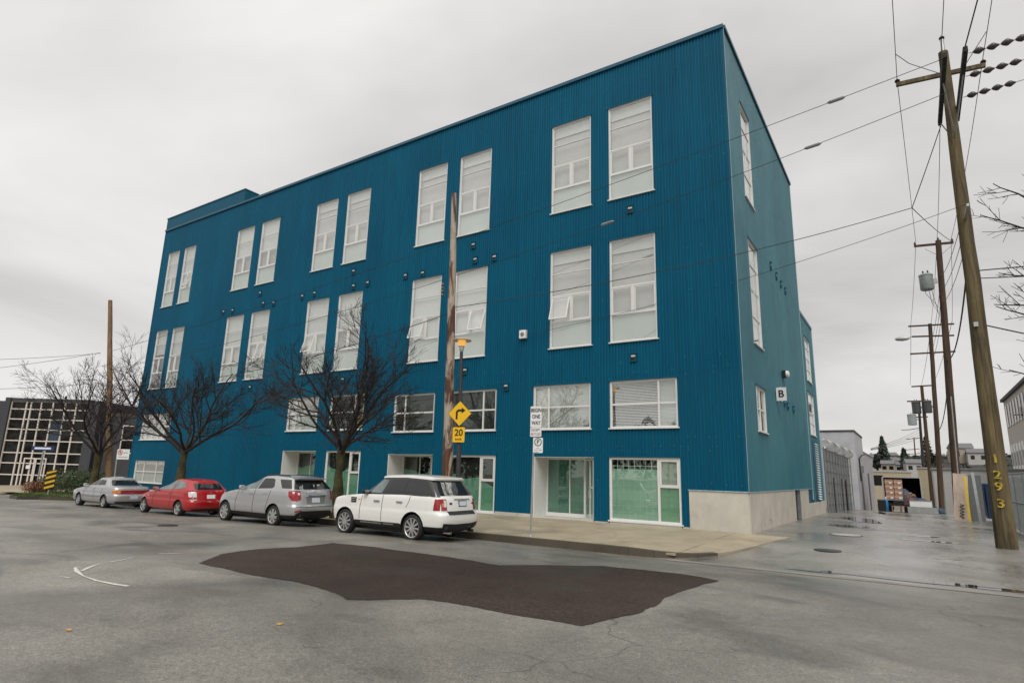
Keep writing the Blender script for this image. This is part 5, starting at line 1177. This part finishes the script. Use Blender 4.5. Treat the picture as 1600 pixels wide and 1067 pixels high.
g3, gb3, gt3 = apole('smooth pale green steel pole close behind the dark wooden pole', 1474, 793, 6.72, 1462, 640, .17, .12, mat('pale_green_steel', (.24, .28, .23), .45, .4), 'steel_pole')
p4, b4_, t4_ = apole('brown wooden power pole with two dark transformers', 1457, 784, 6.45, 1440, 602, .24, .17, M_POLE2)
v4 = t4_-b4_; MB().beam(at_y(1424, 604, b4_.y)-b4_, at_y(1457, 602, b4_.y)-b4_, .13, .16).build('crossarm', M_POLE2, p4); MB().beam(at_y(1417, 627, b4_.y)-b4_, at_y(1455, 626, b4_.y)-b4_, .13, .16).build('crossarm', M_POLE2, p4)
M_XD = mat('transformer_dark', (.055, .06, .058), .5, var=.2); xformer(p4, at_y(1433, 646, b4_.y)-b4_, .48, 1.5, M_XD); xformer(p4, at_y(1450, 645, b4_.y)-b4_, .48, 1.5, M_XD)
p5, b5, t5 = apole('slim dark power pole far down the alley with pale transformer boxes', 1446, 778, 6.2, 1436, 640, .26, .2, M_ARM)
MB().beam(at_y(1419, 652, b5.y)-b5, at_y(1450, 651, b5.y)-b5, .15, .2).build('crossarm', M_POLE2, p5); xformer(p5, at_y(1426, 664, b5.y)-b5, .7, 2.0)
MB().tube([at_y(1408, 672, b5.y)-b5, at_y(1422, 671, b5.y)-b5, at_y(1440, 668, b5.y)-b5], .07, 6).build('lamp_arm', M_GREYM, p5)
p6, b6, t6 = apole('small distant power pole with three crossarms at the end of the alley', 1434, 762, 5.7, 1428, 684, .30, .22, M_POLE2)
for l_, r2_ in (((1416, 686), (1437, 684)), ((1411, 703), (1437, 701)), ((1412, 710), (1438, 708))): MB().beam(at_y(*l_, b6.y)-b6, at_y(*r2_, b6.y)-b6, .2, .25).build('crossarm', M_POLE2, p6)
for px in (1417, 1426, 1435): xformer(p6, at_y(px, 725, b6.y)-b6, .9, 2.2)
# ------------------------------------------------------------------ wires
def wire(lab, A, B, sag=.3, r_=.012, n_=18, group='overhead wires', splice=None, nm='power_line'):
    A, B = Vector(A), Vector(B); pts = [A.lerp(B, k/n_)-Vector((0, 0, 4*sag*(k/n_)*(1-k/n_))) for k in range(n_+1)]
    t = thing(nm, lab, 'wire', A, 0, group); MB().tube([p-A for p in pts], r_, 5, cap=False).build('strand', M_WIRE, t)
    for s in (splice or []):
        c = A.lerp(B, s)-Vector((0, 0, 4*sag*s*(1-s)))-A; d = (B-A).normalized()*.28; MB().tube([c-d, c-d*.7, c+d*.7, c+d], [.015, .06, .06, .015], 8).build('splice', M_GREYM, t)
CT = b0+(tp-b0)*.63; FT = fb_+(ftp-fb_)*.62
topP1 = PB+Vector((-.12, -3.3, 15-PB.z)); J = at_y(1425, 325, 3.0); MB().beam(onp(.62), onp(.62)+Vector((0, -1.45, 0)), .07, .09).build('standoff_arm', M_GALV, p1)
wire('thin wire with two splices from the tall pole top towards the far wooden pole', topP1, FT+Vector((0, 0, 1.2)), .5, .011, splice=[.07])
wire('thin wire from the tall pole arm down across the facade to the far wooden pole', PB+Vector((-.12, -2.6, 14.2-PB.z)), FT, 1.0, .011, splice=[.09, .26])
wire('dark service wire from the tall pole to the insulators on the peeling pole', J, CT+Vector((-.05, 0, 0)), .35, .014)
wire('bridle wire from the tall pole down to the wire junction', PB+Vector((-.12, .7, 14.8-PB.z)), J, .03, .016); wire('bridle wire from the wire junction to the transformer pole arm', J, b2+c1+Vector((-.1, 0, .1)), .1, .016)
wire('thin wire from the tall pole to the white alarm box on the facade', PB+onp(.62)+Vector((0, -1.4, .05)), at_y(823, 523, -.15), .35, .009)
wire('dark service wire from the peeling pole to the far wooden pole', CT+Vector((-.1, 0, -.2)), FT+Vector((.1, 0, -1.0)), .8, .014)
for k in range(3):
    A = PB+a0.lerp(a1_, (.02, .52, .98)[k])+Vector((0, 0, .25)); B = b2+c0.lerp(c1, (.06, .6, .95)[k])+Vector((0, 0, .25))
    lab = ['primary wire from the outer arm end of the tall pole to the transformer pole', 'primary wire from the top pin of the tall pole to the transformer pole', 'primary wire from the inner arm end of the tall pole to the transformer pole'][k]
    wire(lab, A, B, .35, .012)
    wire(lab.replace('to the transformer pole', 'running out over the street'), A, A+Vector((-.2+.05*k, -30, .9)), .3, .012)
    wire(['upper', 'middle', 'lower'][k]+' wire running out over the street from the disc insulators', strings[k], strings[k]+Vector((28, .4, .9+.6*k)), .6, .012)
    B3_ = b3+v3+Vector((-1.4+1.5*k, 0, .1)); wire(['outer', 'centre', 'inner'][k]+' wire from the transformer pole to the three arm pole', B, B3_, .3, .013)
    B4_ = b4_+v4+Vector((-1.2+1.2*k, 0, .1)); wire(['outer', 'centre', 'inner'][k]+' wire from the three arm pole down the alley', B3_, B4_, .4, .018)
for k in range(3):
    A = PB+onp(.66-.03*k)+Vector((.1, .2, 0)); B = b2+v2*(.86-.05*k); Cc = b3+v3*(.90-.05*k); n3 = ('upper', 'middle', 'lower')[k]
    wire(n3+' secondary wire between the tall pole and the transformer pole', A, B, .35, .013); wire(n3+' secondary wire between the transformer pole and the three arm pole', B, Cc, .4, .014)
    MB().tube([qx+Vector((.1*k-.1, 0, .9)), qx+Vector((.25*k-.1, .1, -.2-.6*k)), qx+Vector((.5, .1, -1.2-.5*k)), v2*(.80-.03*k)], .014, 5).build('drop_lead', M_WIRE, p2)
for k, f_ in enumerate((.02, .98)):
    e_ = a0.lerp(a1_, f_)+Vector((0, 0, .2)); MB().tube([e_+Vector((-.02, -1.6, .05)), e_+Vector((.35 if k == 0 else -.35, -1.4, -.35)), Vector((-.1 if k == 0 else .4, -2.2, 15.1-PB.z))], .012, 5).build('jumper', M_WIRE, p1)
wire('thick cable hanging from the tall pole to the transformer pole', PB+onp(.56), b2+v2*.55, .9, .03); wire('thick bundled cable from the transformer pole to the steel pole', b2+v2*.5, gb3+(gt3-gb3)*.8, .8, .03)
wire('heavy guy wire from the tall pole up towards the street', PB+Vector((.4, -3.4, 15.1-PB.z)), PB+Vector((2.6, -22, 17.5)), .05, .02)
wire('cable from the tall pole to the unseen house beside the fence', PB+onp(.515), PB+onp(.515)+Vector((14, .5, -.1)), .12, .02); wire('second cable from the tall pole to the unseen house beside the fence', PB+onp(.50), PB+onp(.50)+Vector((14, .5, -.9)), .12, .016)
wire('lower cable from the tall pole to the unseen house beside the fence', PB+onp(.41), PB+onp(.41)+Vector((12, 3, -3.4)), .2, .022)
for k in range(4):
    A = at_x(1359, 703, 1.4)+Vector((.1, 0, .05*k)); wire(('lowest', 'second lowest', 'second highest', 'highest')[k]+' of the four service cables from the grey warehouse to the distant pole', A, b5+(t5-b5)*(.70+.03*k), .25, .022)
for k, (y0, y1) in enumerate(((577, 551), (557, 552), (603, 598))): wire('telephone wire at the tan wooden pole, '+('steepest of the three', 'middle of the three', 'lowest, just over the office roof')[k], at_d(-80, y0+6, 34), at_y(157, y1, -5.6), .1, .012)
# ------------------------------------------------------------------ grey compound fence with razor wire
F0, F1 = Vector((.10, 21.4, 0)), Vector((.62, 33.6, 0)); fd = (F1-F0).normalized(); FLn = (F1-F0).length
fen = thing('compound_fence', 'tall grey corrugated compound fence topped by coiled razor wire', 'fence', (F0.x, F0.y, gz(F0.x, F0.y)-.05), math.atan2(fd.y, fd.x))
FH = 4.1; M_FEN = mat('dull_grey_sheet', (.20, .205, .20), .6, .2, var=.25, stretch=(1, 1, .2)); dr_ = -(gz(F0.x, F0.y)-gz(F1.x, F1.y))/FLn
npan = 10; pw_ = FLn/npan
for k in range(npan):
    x0 = k*pw_; b = MB(); n_ = 12
    if k == npan-1: continue
    for j in range(n_):
        a = x0+.03+(pw_-.06)*j/n_; c = x0+.03+(pw_-.06)*(j+1)/n_; y0, y1 = (0, .03) if j % 2 else (.03, 0); zz = dr_*x0
        b.hexa([(a, -y0, zz+.05), (c, -y1, zz+.05), (a, -y0+.02, zz+.05), (c, -y1+.02, zz+.05), (a, -y0, zz+FH), (c, -y1, zz+FH), (a, -y0+.02, zz+FH), (c, -y1+.02, zz+FH)])
    b.build('sheet_panel', M_FEN, fen)
for k in range(npan+1): MB().tube([(k*pw_, -.06, dr_*k*pw_-.2), (k*pw_, -.06, dr_*k*pw_+FH+.1)], .04, 8).build('post', M_GREYM, fen, 40)
for z in (.6, 1.3, 2.0, 2.7, 3.4, FH): MB().beam((0, -.05, z), (FLn, -.05, z+dr_*FLn), .03, .04).build('rail', M_GREYM, fen)
for x in (2.6, 6.2, 8.4): MB().box(x, x+.28, -.12, -.085, dr_*x+.05, dr_*x+2.3).build('opening', M_BLACK, fen)
co = MB(); pts = []; nt_ = 46
for k in range(nt_*14): a = 2*math.pi*k/14; x = FLn*k/(nt_*14); pts.append((x, -.05+.33*math.cos(a), dr_*x+FH+.30+.33*math.sin(a)))
co.tube(pts, .016, 3, cap=False); o = co.build('razor_coil', mat('razor_galv', (.55, .55, .53), .4, .6), fen, fix=False)
# ------------------------------------------------------------------ pale grey warehouse
wh = thing('warehouse', 'pale grey flat roofed warehouse beyond the compound fence', 'building', (1.0, 35.4, gz(1, 35.4)-.1))
MB().box(-16, 0, 0, 9.5, -.5, 6.45).build('front_block', M_STUCCO, wh); MB().box(-16, -.02, 9.51, 24, -1, 5.1).build('rear_block', M_STUCCO, wh); MB().box(-16.05, .06, -.06, 9.55, 6.451, 6.58).build('coping', M_OFF, wh); MB().box(-16.05, .04, 9.56, 24, 5.101, 5.2).build('coping', M_GREYM, wh)
for y in (3.8, 13.5): MB().box(.0015, .05, y, y+1.3, -.4, 3.2).build('door', mat('slate_door', (.12, .12, .13), .6), wh)
MB().tube([(.08, 2.4, 2.4), (.08, 2.4, 4.3), (.25, 3.2, 4.6), (.3, 8, 4.9)], .06, 6).build('conduit', M_BLACK, wh); MB().box(.0015, .3, 2.9, 3.6, 3.1, 3.7).build('meter_box', M_GREYM, wh)
for k in range(1, 5): MB().box(-16+3.2*k-.012, -16+3.2*k+.012, -.004, .01, -.4, 6.44).build('panel_joint', M_GREYM, wh)
# ------------------------------------------------------------------ box truck with open rear and its load
TY = 37.0; tl = at_y(1378, 744, TY); tr_ = at_y(1438, 744, TY); tz_ = gz(4, TY)
tk = thing('box_truck', 'grey box truck parked with its rear cargo door open', 'truck', (tl.x, TY, tz_)); W = tr_.x-tl.x; TH = tl.z-tz_
M_TRK = mat('truck_grey', (.42, .42, .39), .5, var=.1); FZ = .95
MB().box(0, .07, 0, 6, FZ, TH).build('side_wall', M_TRK, tk); MB().box(W-.07, W, 0, 6, FZ, TH).build('side_wall', M_TRK, tk); MB().box(.071, W-.071, 0, 6, TH-.08, TH).build('roof', M_TRK, tk); MB().box(.071, W-.071, 0, 6, FZ, FZ+.1).build('floor', M_GREYM, tk); MB().box(.071, W-.071, 5.9, 6, FZ+.101, TH-.081).build('bulkhead', M_DARKIN, tk)
MB().hexa([(-.02, -.75, FZ), (.0, -.02, FZ), (.02, -.75, FZ), (.05, -.02, FZ), (-.02, -.75, TH-.1), (.0, -.02, TH-.1), (.02, -.75, TH-.1), (.05, -.02, TH-.1)]).build('door', M_TRK, tk)
for x in (.35, W-.35):
    for y in (1.2, 5.2): o = MB().lathe([(.25, -.14), (.44, -.14), (.47, 0), (.44, .14), (.25, .14)], 20, 'x', (x, y, .47)).build('wheel', M_RUBBER, tk, 40)
MB().box(.1, W-.1, -.1, .0, .55, .75).build('bumper', M_BLACK, tk); MB().box(.15, W-.15, 6.1, 7.8, .5, 2.5).build('cab', M_TRK, tk)
M_CARD = mat('cardboard', (.40, .22, .14), .8, var=.15); M_TAPE = mat('packing_tape', (.62, .55, .46), .5)
for r_ in range(4):
    for c in range(2):
        bx = tl.x+.45+c*.62; bo = thing('cardboard_box', 'brown cardboard box, '+('lowest', 'second from the floor', 'third from the floor', 'topmost')[r_]+(' in the stack beside the open truck door', ' in the stack deeper inside the truck')[c], 'box', (bx, TY+.4, tz_+FZ+.102+r_*.40), random.uniform(-.05, .05), 'boxes stacked in the truck')
        MB().box(-.29, .29, -.3, .3, 0, .39).build('carton', M_CARD, bo); MB().box(-.291, .291, -.303, -.3005, .17, .22).build('tape', M_TAPE, bo); MB().box(-.02 if c else .02, .18, -.306, -.3035, .05, .16).build('shipping_label', M_WHITE, bo)
def pallet(px, py, Y, lab):
    p = at_y(px, py, Y); p.z = gz(p.x, p.y)+.35 if Y > 36 else gz(p.x, p.y); t = thing('pallet', lab, 'pallet', p)
    for k in range(6): MB().box(-.6+k*.205, -.6+k*.205+.14, -.5, .5, .42, .445).build('deck_board', M_POLE4, t)
    for k in range(3): MB().box(-.6+k*.55, -.6+k*.55+.09, -.5, .5, 0, .419).build('bearer', M_POLE4, t)
    for k in range(4): MB().box(-.6, .6, -.5+k*.3, -.5+k*.3+.1, -.03, -.001).build('base_board', M_POLE4, t)
pallet(1408, 795, 33.8, 'wooden pallet standing behind the open truck')
def junk(nm, lab, cat, px, py, Y, fn):
    p = at_y(px, py, Y); p.z = gz(p.x, p.y); t = thing(nm, lab, cat, p); fn(t); return t
junk('gas_bottle', 'tall bright blue gas bottle beside the truck door', 'gas bottle', 1386, 797, 34.2, lambda t: (MB().lathe([(.13, 0), (.14, .05), (.14, .75), (.09, .9), (.04, .95)], 14).build('cylinder', mat('bottle_blue', (.02, .16, .42), .4), t, 50), MB().lathe([(.05, .95), (.05, 1.05), (.03, 1.1)], 10).build('valve', M_WHITE, t)))
junk('waste_bin', 'squat black bin beside the blue gas bottle', 'bin', 1379, 797, 34.3, lambda t: (MB().box(-.28, .28, -.25, .25, 0, .85).build('body', M_BLACK, t), MB().box(-.3, .3, -.27, .27, .851, .92).build('lid', M_GREYM, t)))
def drum(t):
    MB().lathe([(.38, 0), (.40, .04), (.40, .55), (.42, .58), (.40, .61), (.40, 1.05), (.36, 1.1)], 20).build('barrel', mat('maroon_drum', (.11, .05, .055), .5, var=.4), t, 40)
    b = MB(); leafy(b, (0, 0, 1.25), .42, .35, .25, 90, .1, .1); b.build('scraps', mat('mixed_scrap', (.35, .2, .14), .7, var=.8, scale=6), t, fix=False)
junk('scrap_drum', 'rusty maroon drum full of scraps behind the truck', 'drum', 1424, 797, 33.9, drum)
junk('crate', 'low pale crate on the ground behind the truck', 'crate', 1442, 797, 33.4, lambda t: [MB().box(-.95, .95, -.3+.58*k, -.28+.58*k, .02, .45).build('side', M_GALV, t) for k in (0, 1)]+[MB().box(-.95+1.88*k, -.93+1.88*k, -.279, .279, .02, .45).build('end', M_GALV, t) for k in (0, 1)]+[MB().box(-.92, .92, -.27, .27, 0, .019).build('bottom', M_GALV, t)])
junk('storage_tub', 'white storage tub stacked on the low pale crate', 'tub', 1439, 789, 33.6, lambda t: (MB().box(-.7, .7, -.25, .2, .46, .90).build('tub', M_WHITE, t), MB().box(-.74, .74, -.28, .23, .901, .95).build('lid', M_GREYM, t)))
def tarp(t):
    b = MB(); nx_, ny_ = 14, 6
    for j in range(ny_+1):
        for i in range(nx_+1): x = -1.2+2.6*i/nx_; y = -.4+.8*j/ny_; b.v.append((x, y, max(.05, 1.75-.55*(x+1.2)+.12*math.sin(x*5+y*3)-.4*abs(y)+random.uniform(-.04, .04))))
    n0 = len(b.v); b.v += [(v[0], v[1], .0) for v in list(b.v)]
    w_ = nx_+1
    for j in range(ny_):
        for i in range(nx_): a = j*w_+i; b.f.append((a, a+1, a+w_+1, a+w_))
    for i in range(nx_): b.f.append((i, n0+i, n0+i+1, i+1))
    for j in range(ny_): a = j*w_; b.f.append((a, a+w_, n0+a+w_, n0+a)); a += nx_; b.f.append((a, n0+a, n0+a+w_, a+w_))
    b.build('cover', mat('navy_tarp', (.02, .045, .09), .5, var=.5, scale=3), t, 60)
junk('tarp_heap', 'heap of scrap under a crumpled navy tarp beside the truck', 'tarp', 1442, 797, 35.0, tarp)
# ------------------------------------------------------------------ things leaning and standing along the alley fence
def lean(nm, lab, cat, base, top, w, th, mt, part):
    t = thing(nm, lab, cat, base); MB().beam(Vector((0, 0, 0)), Vector(top)-Vector(base), w, th, (0, 1, 0)).build(part, mt, t); return t
bp = at_y(1503, 812, 19.7); bp.z = gz(bp.x, bp.y); bt = at_y(1500, 740, 20.3)
pw2 = thing('plywood_sheet', 'weathered plywood sheet with black graffiti leaning on the dark pole', 'board', bp)
MB().beam(Vector((0, 0, 0)), bt-bp, .68, .03, (0, 1, 0)).build('sheet', mat('pale_plywood', (.46, .37, .30), .8, var=.2, stretch=(1, 1, .2)), pw2)
gr = MB(); dv_ = (bt-bp)/( (bt-bp).length)
pts = [Vector((.12*math.sin(k*1.7), -.05, .15+.045*k)) for k in range(18)]; gr.tube([dv_*p.z+Vector((p.x+.02, -.03, 0)) for p in pts], .022, 5); gr.build('graffiti_scrawl', M_INK, pw2)
yb = at_g(1516, 815); lean('yellow_pipe', 'bright yellow plastic pipe leaning beside the plywood sheet', 'pipe', (yb.x, yb.y, gz(yb.x, yb.y)), at_y(1507, 744, yb.y+.3), .11, .11, mat('pipe_yellow', (.70, .50, .03), .5), 'pipe')
lb2 = at_g(1533, 817); lt2 = at_y(1519, 738, lb2.y+.3)
lean('steel_channel', 'long pale steel channel leaning in front of the blue dumpster', 'channel', (lb2.x, lb2.y, gz(lb2.x, lb2.y)), lt2, .13, .06, M_GALV, 'channel')
gs = at_y(1525, 814, 20.0); gt = thing('grey_panel', 'dark grey steel panel leaning behind the pale channel', 'panel', (gs.x, gs.y, gz(gs.x, gs.y)))
MB().beam((0, 0, 0), at_y(1516, 742, gs.y+.3)-Vector(gt.location), .9, .05, (0, 1, 0)).build('panel', mat('slate_panel', (.10, .105, .11), .6), gt)
db = at_g(1545, 815); dp = thing('dumpster', 'dark blue steel dumpster behind the tall power pole', 'dumpster', (db.x+.85, db.y+1.2, gz(db.x, db.y)))
M_DUMP = mat('dumpster_blue', (.008, .03, .085), .5, var=.25)
dz_ = (at_y(1545, 757, db.y+1.2).z-gz(db.x, db.y))
MB().hexa([(-.8, -.7, .15), (.9, -.7, .15), (-.8, .7, .15), (.9, .7, .15), (-.9, -.9, dz_), (1., -.9, dz_), (-.9, .9, dz_), (1., .9, dz_)]).build('bin', M_DUMP, dp); MB().box(-.93, 1.03, -.93, .93, dz_+.002, dz_+.07).build('lid', mat('lid_blue', (.02, .07, .18), .5), dp)
for k in range(5): MB().box(-.78+.4*k, -.71+.4*k, -.96, -.82, .2, dz_-.05).build('rib', M_DUMP, dp)
for x in (-.6, .7): MB().lathe([(.07, -.03), (.07, .03)], 12, 'x', (x, -.5, .08)).build('caster', M_BLACK, dp)
# chain-link fence on the far side of the alley
cl = thing('chain_link_fence', 'grey chain link fence with slats running along the alley behind the poles', 'fence', (8.35, 5.0, gz(8.35, 5)))
CH = 2.35; y1 = 13.0
for k in range(6): MB().tube([(0, k*2.6, -.2), (0, k*2.6, CH)], .03, 8).build('post', M_GALV, cl, 40)
for z in (.08, 1.2, CH): MB().tube([(0, 0, z), (0, y1, z)], .022, 6).build('rail', M_GALV, cl, 40)
mesh_ = MB(); st = .09; k = 0
y = -CH
while y < y1:
    for sgn_ in (1, -1):
        a, b_ = (y, y+CH) if sgn_ > 0 else (y+CH, y); z0_, z1_ = 0.05, CH
        A = Vector((0, a, z0_)); B = Vector((0, b_, z1_))
        def clip(P, Q):
            P, Q = P.copy(), Q.copy()
            for lim, s in ((0, 1), (y1, -1)):
                dp_, dq = (P.y-lim)*s, (Q.y-lim)*s
                if dp_ < 0 and dq < 0: return None
                if dp_ < 0: P = P+(Q-P)*(dp_/(dp_-dq))
                elif dq < 0: Q = Q+(P-Q)*(dq/(dq-dp_))
            return P, Q
        r_ = clip(A, B)
        if r_: mesh_.tube(r_, .006, 3, cap=False)
    y += st
o = mesh_.build('wire_mesh', M_GALV, cl, fix=False)
o['kind'] = 'stuff'
for k in range(44): MB().box(.02, .03, .05+k*.29, .05+k*.29+.20, .1, CH-.1).build('privacy_slat', M_GREYM, cl)
cl2 = thing('chain_link_gate', 'dark mesh gate panel beside the dark pole further down the alley', 'gate', (7.0, 24.5, gz(7, 24.5)))
MB().box(-.05, .05, 0, .08, 0, 2.3).build('post', M_GREYM, cl2); MB().box(-.05, .05, 3.0, 3.08, 0, 2.3).build('post', M_GREYM, cl2); MB().box(-.02, .02, .09, 2.99, .1, 2.2).build('mesh_panel', mat('dark_mesh', (.10, .105, .11), .6), cl2); MB().box(-.03, .03, .09, 2.99, 1.12, 1.18).build('rail', M_GALV, cl2)
# ------------------------------------------------------------------ beige building on the far side
bb = thing('beige_building', 'beige three storey building with dark slot windows beyond the fence', 'building', (14, 44, -1))
MB().box(0, 14, 0, 19.2, 0, 12.0).build('walls', mat('beige_stucco', (.42, .385, .34), .8, var=.1), bb); MB().box(-.25, 14, -.2, 19.5, 12.001, 12.3).build('cornice', M_OFF, bb)
for k in range(9):
    y = 1.0+k*2.0
    o = MB().box(-.05, -.002, y, y+.95, 9.2, 11.4).build('window', M_OGL, bb); MB().box(-.12, -.052, y-.06, y+1.01, 9.1, 9.18).build('sill', M_WHITE, o)
    o = MB().box(-.05, -.002, y, y+1.1, 4.6, 7.2).build('shutter_panel', M_WHITE, bb); MB().box(-.08, -.051, y+.2, y+.9, 5.0, 6.4).build('pane', M_GREYM, o)
# ------------------------------------------------------------------ hillside beyond the alley
hb = MB(); hx = [-260+26*i for i in range(24)]; hy = [150, 175, 200, 230, 270, 330, 420]
hzv = [-1.6, 1.5, 5, 8, 10.5, 12, 11]
for j, y in enumerate(hy):
    for x in hx: hb.v.append((x, y, hzv[j]*(1+.16*math.sin(x*.02+1)+.08*math.sin(x*.061)) if j else -1.6))
w_ = len(hx)
for j in range(len(hy)-1):
    for i in range(w_-1): a = j*w_+i; hb.f.append((a, a+1, a+w_+1, a+w_))
M_HILL = mat('winter_scrub', (.038, .036, .028), .95, var=.5, scale=.05)
struct(hb.build('hill', M_HILL, None, 60, fix=False))
def hillz(y): return pl(y, list(zip(hy, hzv)))
random.seed(31)
fo = MB()
for _ in range(420):
    x, y = random.uniform(-60, 90), random.uniform(165, 330); z = hillz(y); h = random.uniform(2.0, 4.2)
    leafy(fo, (x, y, z+h*.4), h*.6, h*.5, h*.5, 60, .55, .1)
tag(fo.build('treeline', M_LEAF2, None, fix=False), 'dark mass of winter woodland over the hillside', None, None, 'stuff')
def conifer(px, py, D, h, lab):
    p = at_d(px, py, D); t = thing('conifer_tree', lab, 'tree', p, 0, 'conifers on the hill'); MB().tube([(0, 0, -3), (0, 0, h)], [.5, .05], 6).build('trunk', M_BARK, t); b = MB()
    for k in range(16):
        f_ = k/15; r_ = (1-f_)*h*.26+.3; leafy(b, (0, 0, h*.12+f_*h*.86), r_, r_, h*.06, 40, .55, .1)
    b.build('crown', M_LEAF2, t, fix=False)
conifer(1382, 728, 170, 8, 'tall dark conifer standing over the hillside houses'); conifer(1415, 735, 170, 6, 'squat dark conifer beside the distant pole'); conifer(1452, 735, 165, 9, 'broad dark conifer behind the brown pole'); conifer(1371, 732, 180, 4, 'low dark conifer near the warehouse edge')
def house(px, py, D, w, h, mt, rf, lab, nm='house'):
    w *= .62; h *= .72; p = at_d(px, py, D); t = thing(nm, lab, 'house', p, CYAW*random.uniform(-.5, .5), 'houses on the hill')
    MB().box(-w/2, w/2, 0, w*.8, -4, h).build('wall', mt, t); b = MB(); b.v = [(-w*.55, -.4, h), (w*.55, -.4, h), (w*.55, w*.85, h), (-w*.55, w*.85, h), (-w*.55, w*.22, h*1.45), (w*.55, w*.22, h*1.45)]; b.f = [(0, 1, 5, 4), (2, 3, 4, 5), (0, 4, 3), (1, 2, 5), (0, 3, 2, 1)]; b.build('roof', rf, t)
    for k in (-1, 1): MB().box(k*w*.26-.5, k*w*.26+.5, -.05, -.002, h*.3, h*.72).build('window', M_OGL, t)
M_HW = mat('house_white', (.42, .41, .40), .7); M_HC = mat('house_cream', (.36, .31, .24), .7); M_HR = mat('roof_slate', (.16, .16, .165), .8)
for k, (px, py, D, w, h, mt) in enumerate([(1373, 727, 185, 6, 3.4, M_HW), (1392, 722, 215, 6, 3.4, M_HC), (1399, 732, 180, 5, 3.2, M_HW), (1388, 737, 165, 5, 3, M_HC), (1410, 738, 170, 5, 3, M_HW), (1430, 738, 160, 6, 3.4, M_HW), (1506, 718, 190, 9, 5, M_HC), (1529, 722, 185, 8, 4, M_HW), (1493, 722, 205, 6, 3.6, M_HW)]):
    house(px, py, D, w, h, mt, M_HR, ['white house under the tall conifer', 'cream house high on the slope by the tall conifer', 'white house below the cream house on the slope', 'cream house low on the slope beside the warehouse edge', 'white house by the squat conifer', 'white house behind the distant power pole', 'large cream house on the crest between the two near poles', 'white house on the crest beside the tall pole', 'small white house left of the large cream house'.replace('left of', 'next to')][k]+(' on the hillside' if k in (0, 4, 5) else ''))
cb_ = at_d(1362, 757, 92); cbd = thing('cream_building', 'long low cream industrial building at the foot of the hill', 'building', (cb_.x, cb_.y, -1.6))
z1_ = at_d(1370, 737, 92).z+1.6; MB().box(-2, 5.2, 0, 6, 0, z1_).build('walls', mat('cream_block', (.42, .36, .25), .8), cbd); MB().box(-2.1, 5.3, -.1, 6, z1_+.001, z1_+.2).build('coping', M_HW, cbd); MB().box(.2, 1.6, -.05, -.002, z1_-2.0, z1_-.5).build('window', M_OGL, cbd)
c2 = at_d(1450, 757, 75); cc = thing('cream_shed', 'tall narrow cream building behind the brown power pole', 'building', (c2.x, c2.y, -1.5)); z2_ = at_d(1452, 732, 75).z+1.5; MB().box(-.9, 2.0, 0, 5, 0, z2_).build('walls', MATS['cream_block'], cc); MB().box(-1, 2.1, -.1, 5, z2_+.001, z2_+.15).build('coping', M_HW, cc)
wb_ = at_d(1480, 757, 62); ww = thing('white_shed', 'long low white shed behind the dark pole', 'building', (wb_.x-.5, wb_.y, -1.4)); zz_ = at_d(1500, 734, 62).z+1.4; MB().box(-.6, 9, 0, 6, 0, zz_).build('walls', M_HW, ww); MB().box(-.7, 9.1, -.15, 6, zz_+.001, zz_+.18).build('coping', M_GREYM, ww); MB().box(1.2, 3.6, -.04, -.002, .2, 3.0).build('roller_door', M_GREYM, ww)
# ------------------------------------------------------------------ across the street (seen only as reflections)
random.seed(77); rv = MB()
for k in range(46):
    x = -85+k*3.6+random.uniform(-1, 1); y = -52+random.uniform(-5, 4); h = random.uniform(5, 12)
    rv.tube([(x, y, -.5), (x, y, h*.6)], [.25, .1], 5); leafy(rv, (x, y, h*.55), h*.28, h*.28, h*.45, 150, .55, .1)
tag(rv.build('street_woodland', M_LEAF2, None, fix=False), 'dark row of garden trees across the street from the blue building', None, None, 'stuff')
# fallen leaves
for k, (px, py) in enumerate(((107, 985), (437, 976))):
    p = at_g(px, py); b = MB(); b.quad((-.045, 0, .012), (0, .022, .022), (.05, 0, .014), (0, -.022, .012)); b.v += [(v[0], v[1], v[2]-.004) for v in b.v]; b.f += [(4, 7, 6, 5), (0, 1, 5, 4), (1, 2, 6, 5), (2, 3, 7, 6), (3, 0, 4, 7)]
    o = b.build('fallen_leaf', mat('yellow_leaf', (.55, .30, .05), .6), None); o.location = (p.x, p.y, gz(p.x, p.y)); o.rotation_euler.z = k*1.3; tag(o, ('single yellow leaf on the asphalt below the white survey strokes', 'single yellow leaf on the asphalt near the dark patch')[k], 'leaf', 'fallen leaves on the road')
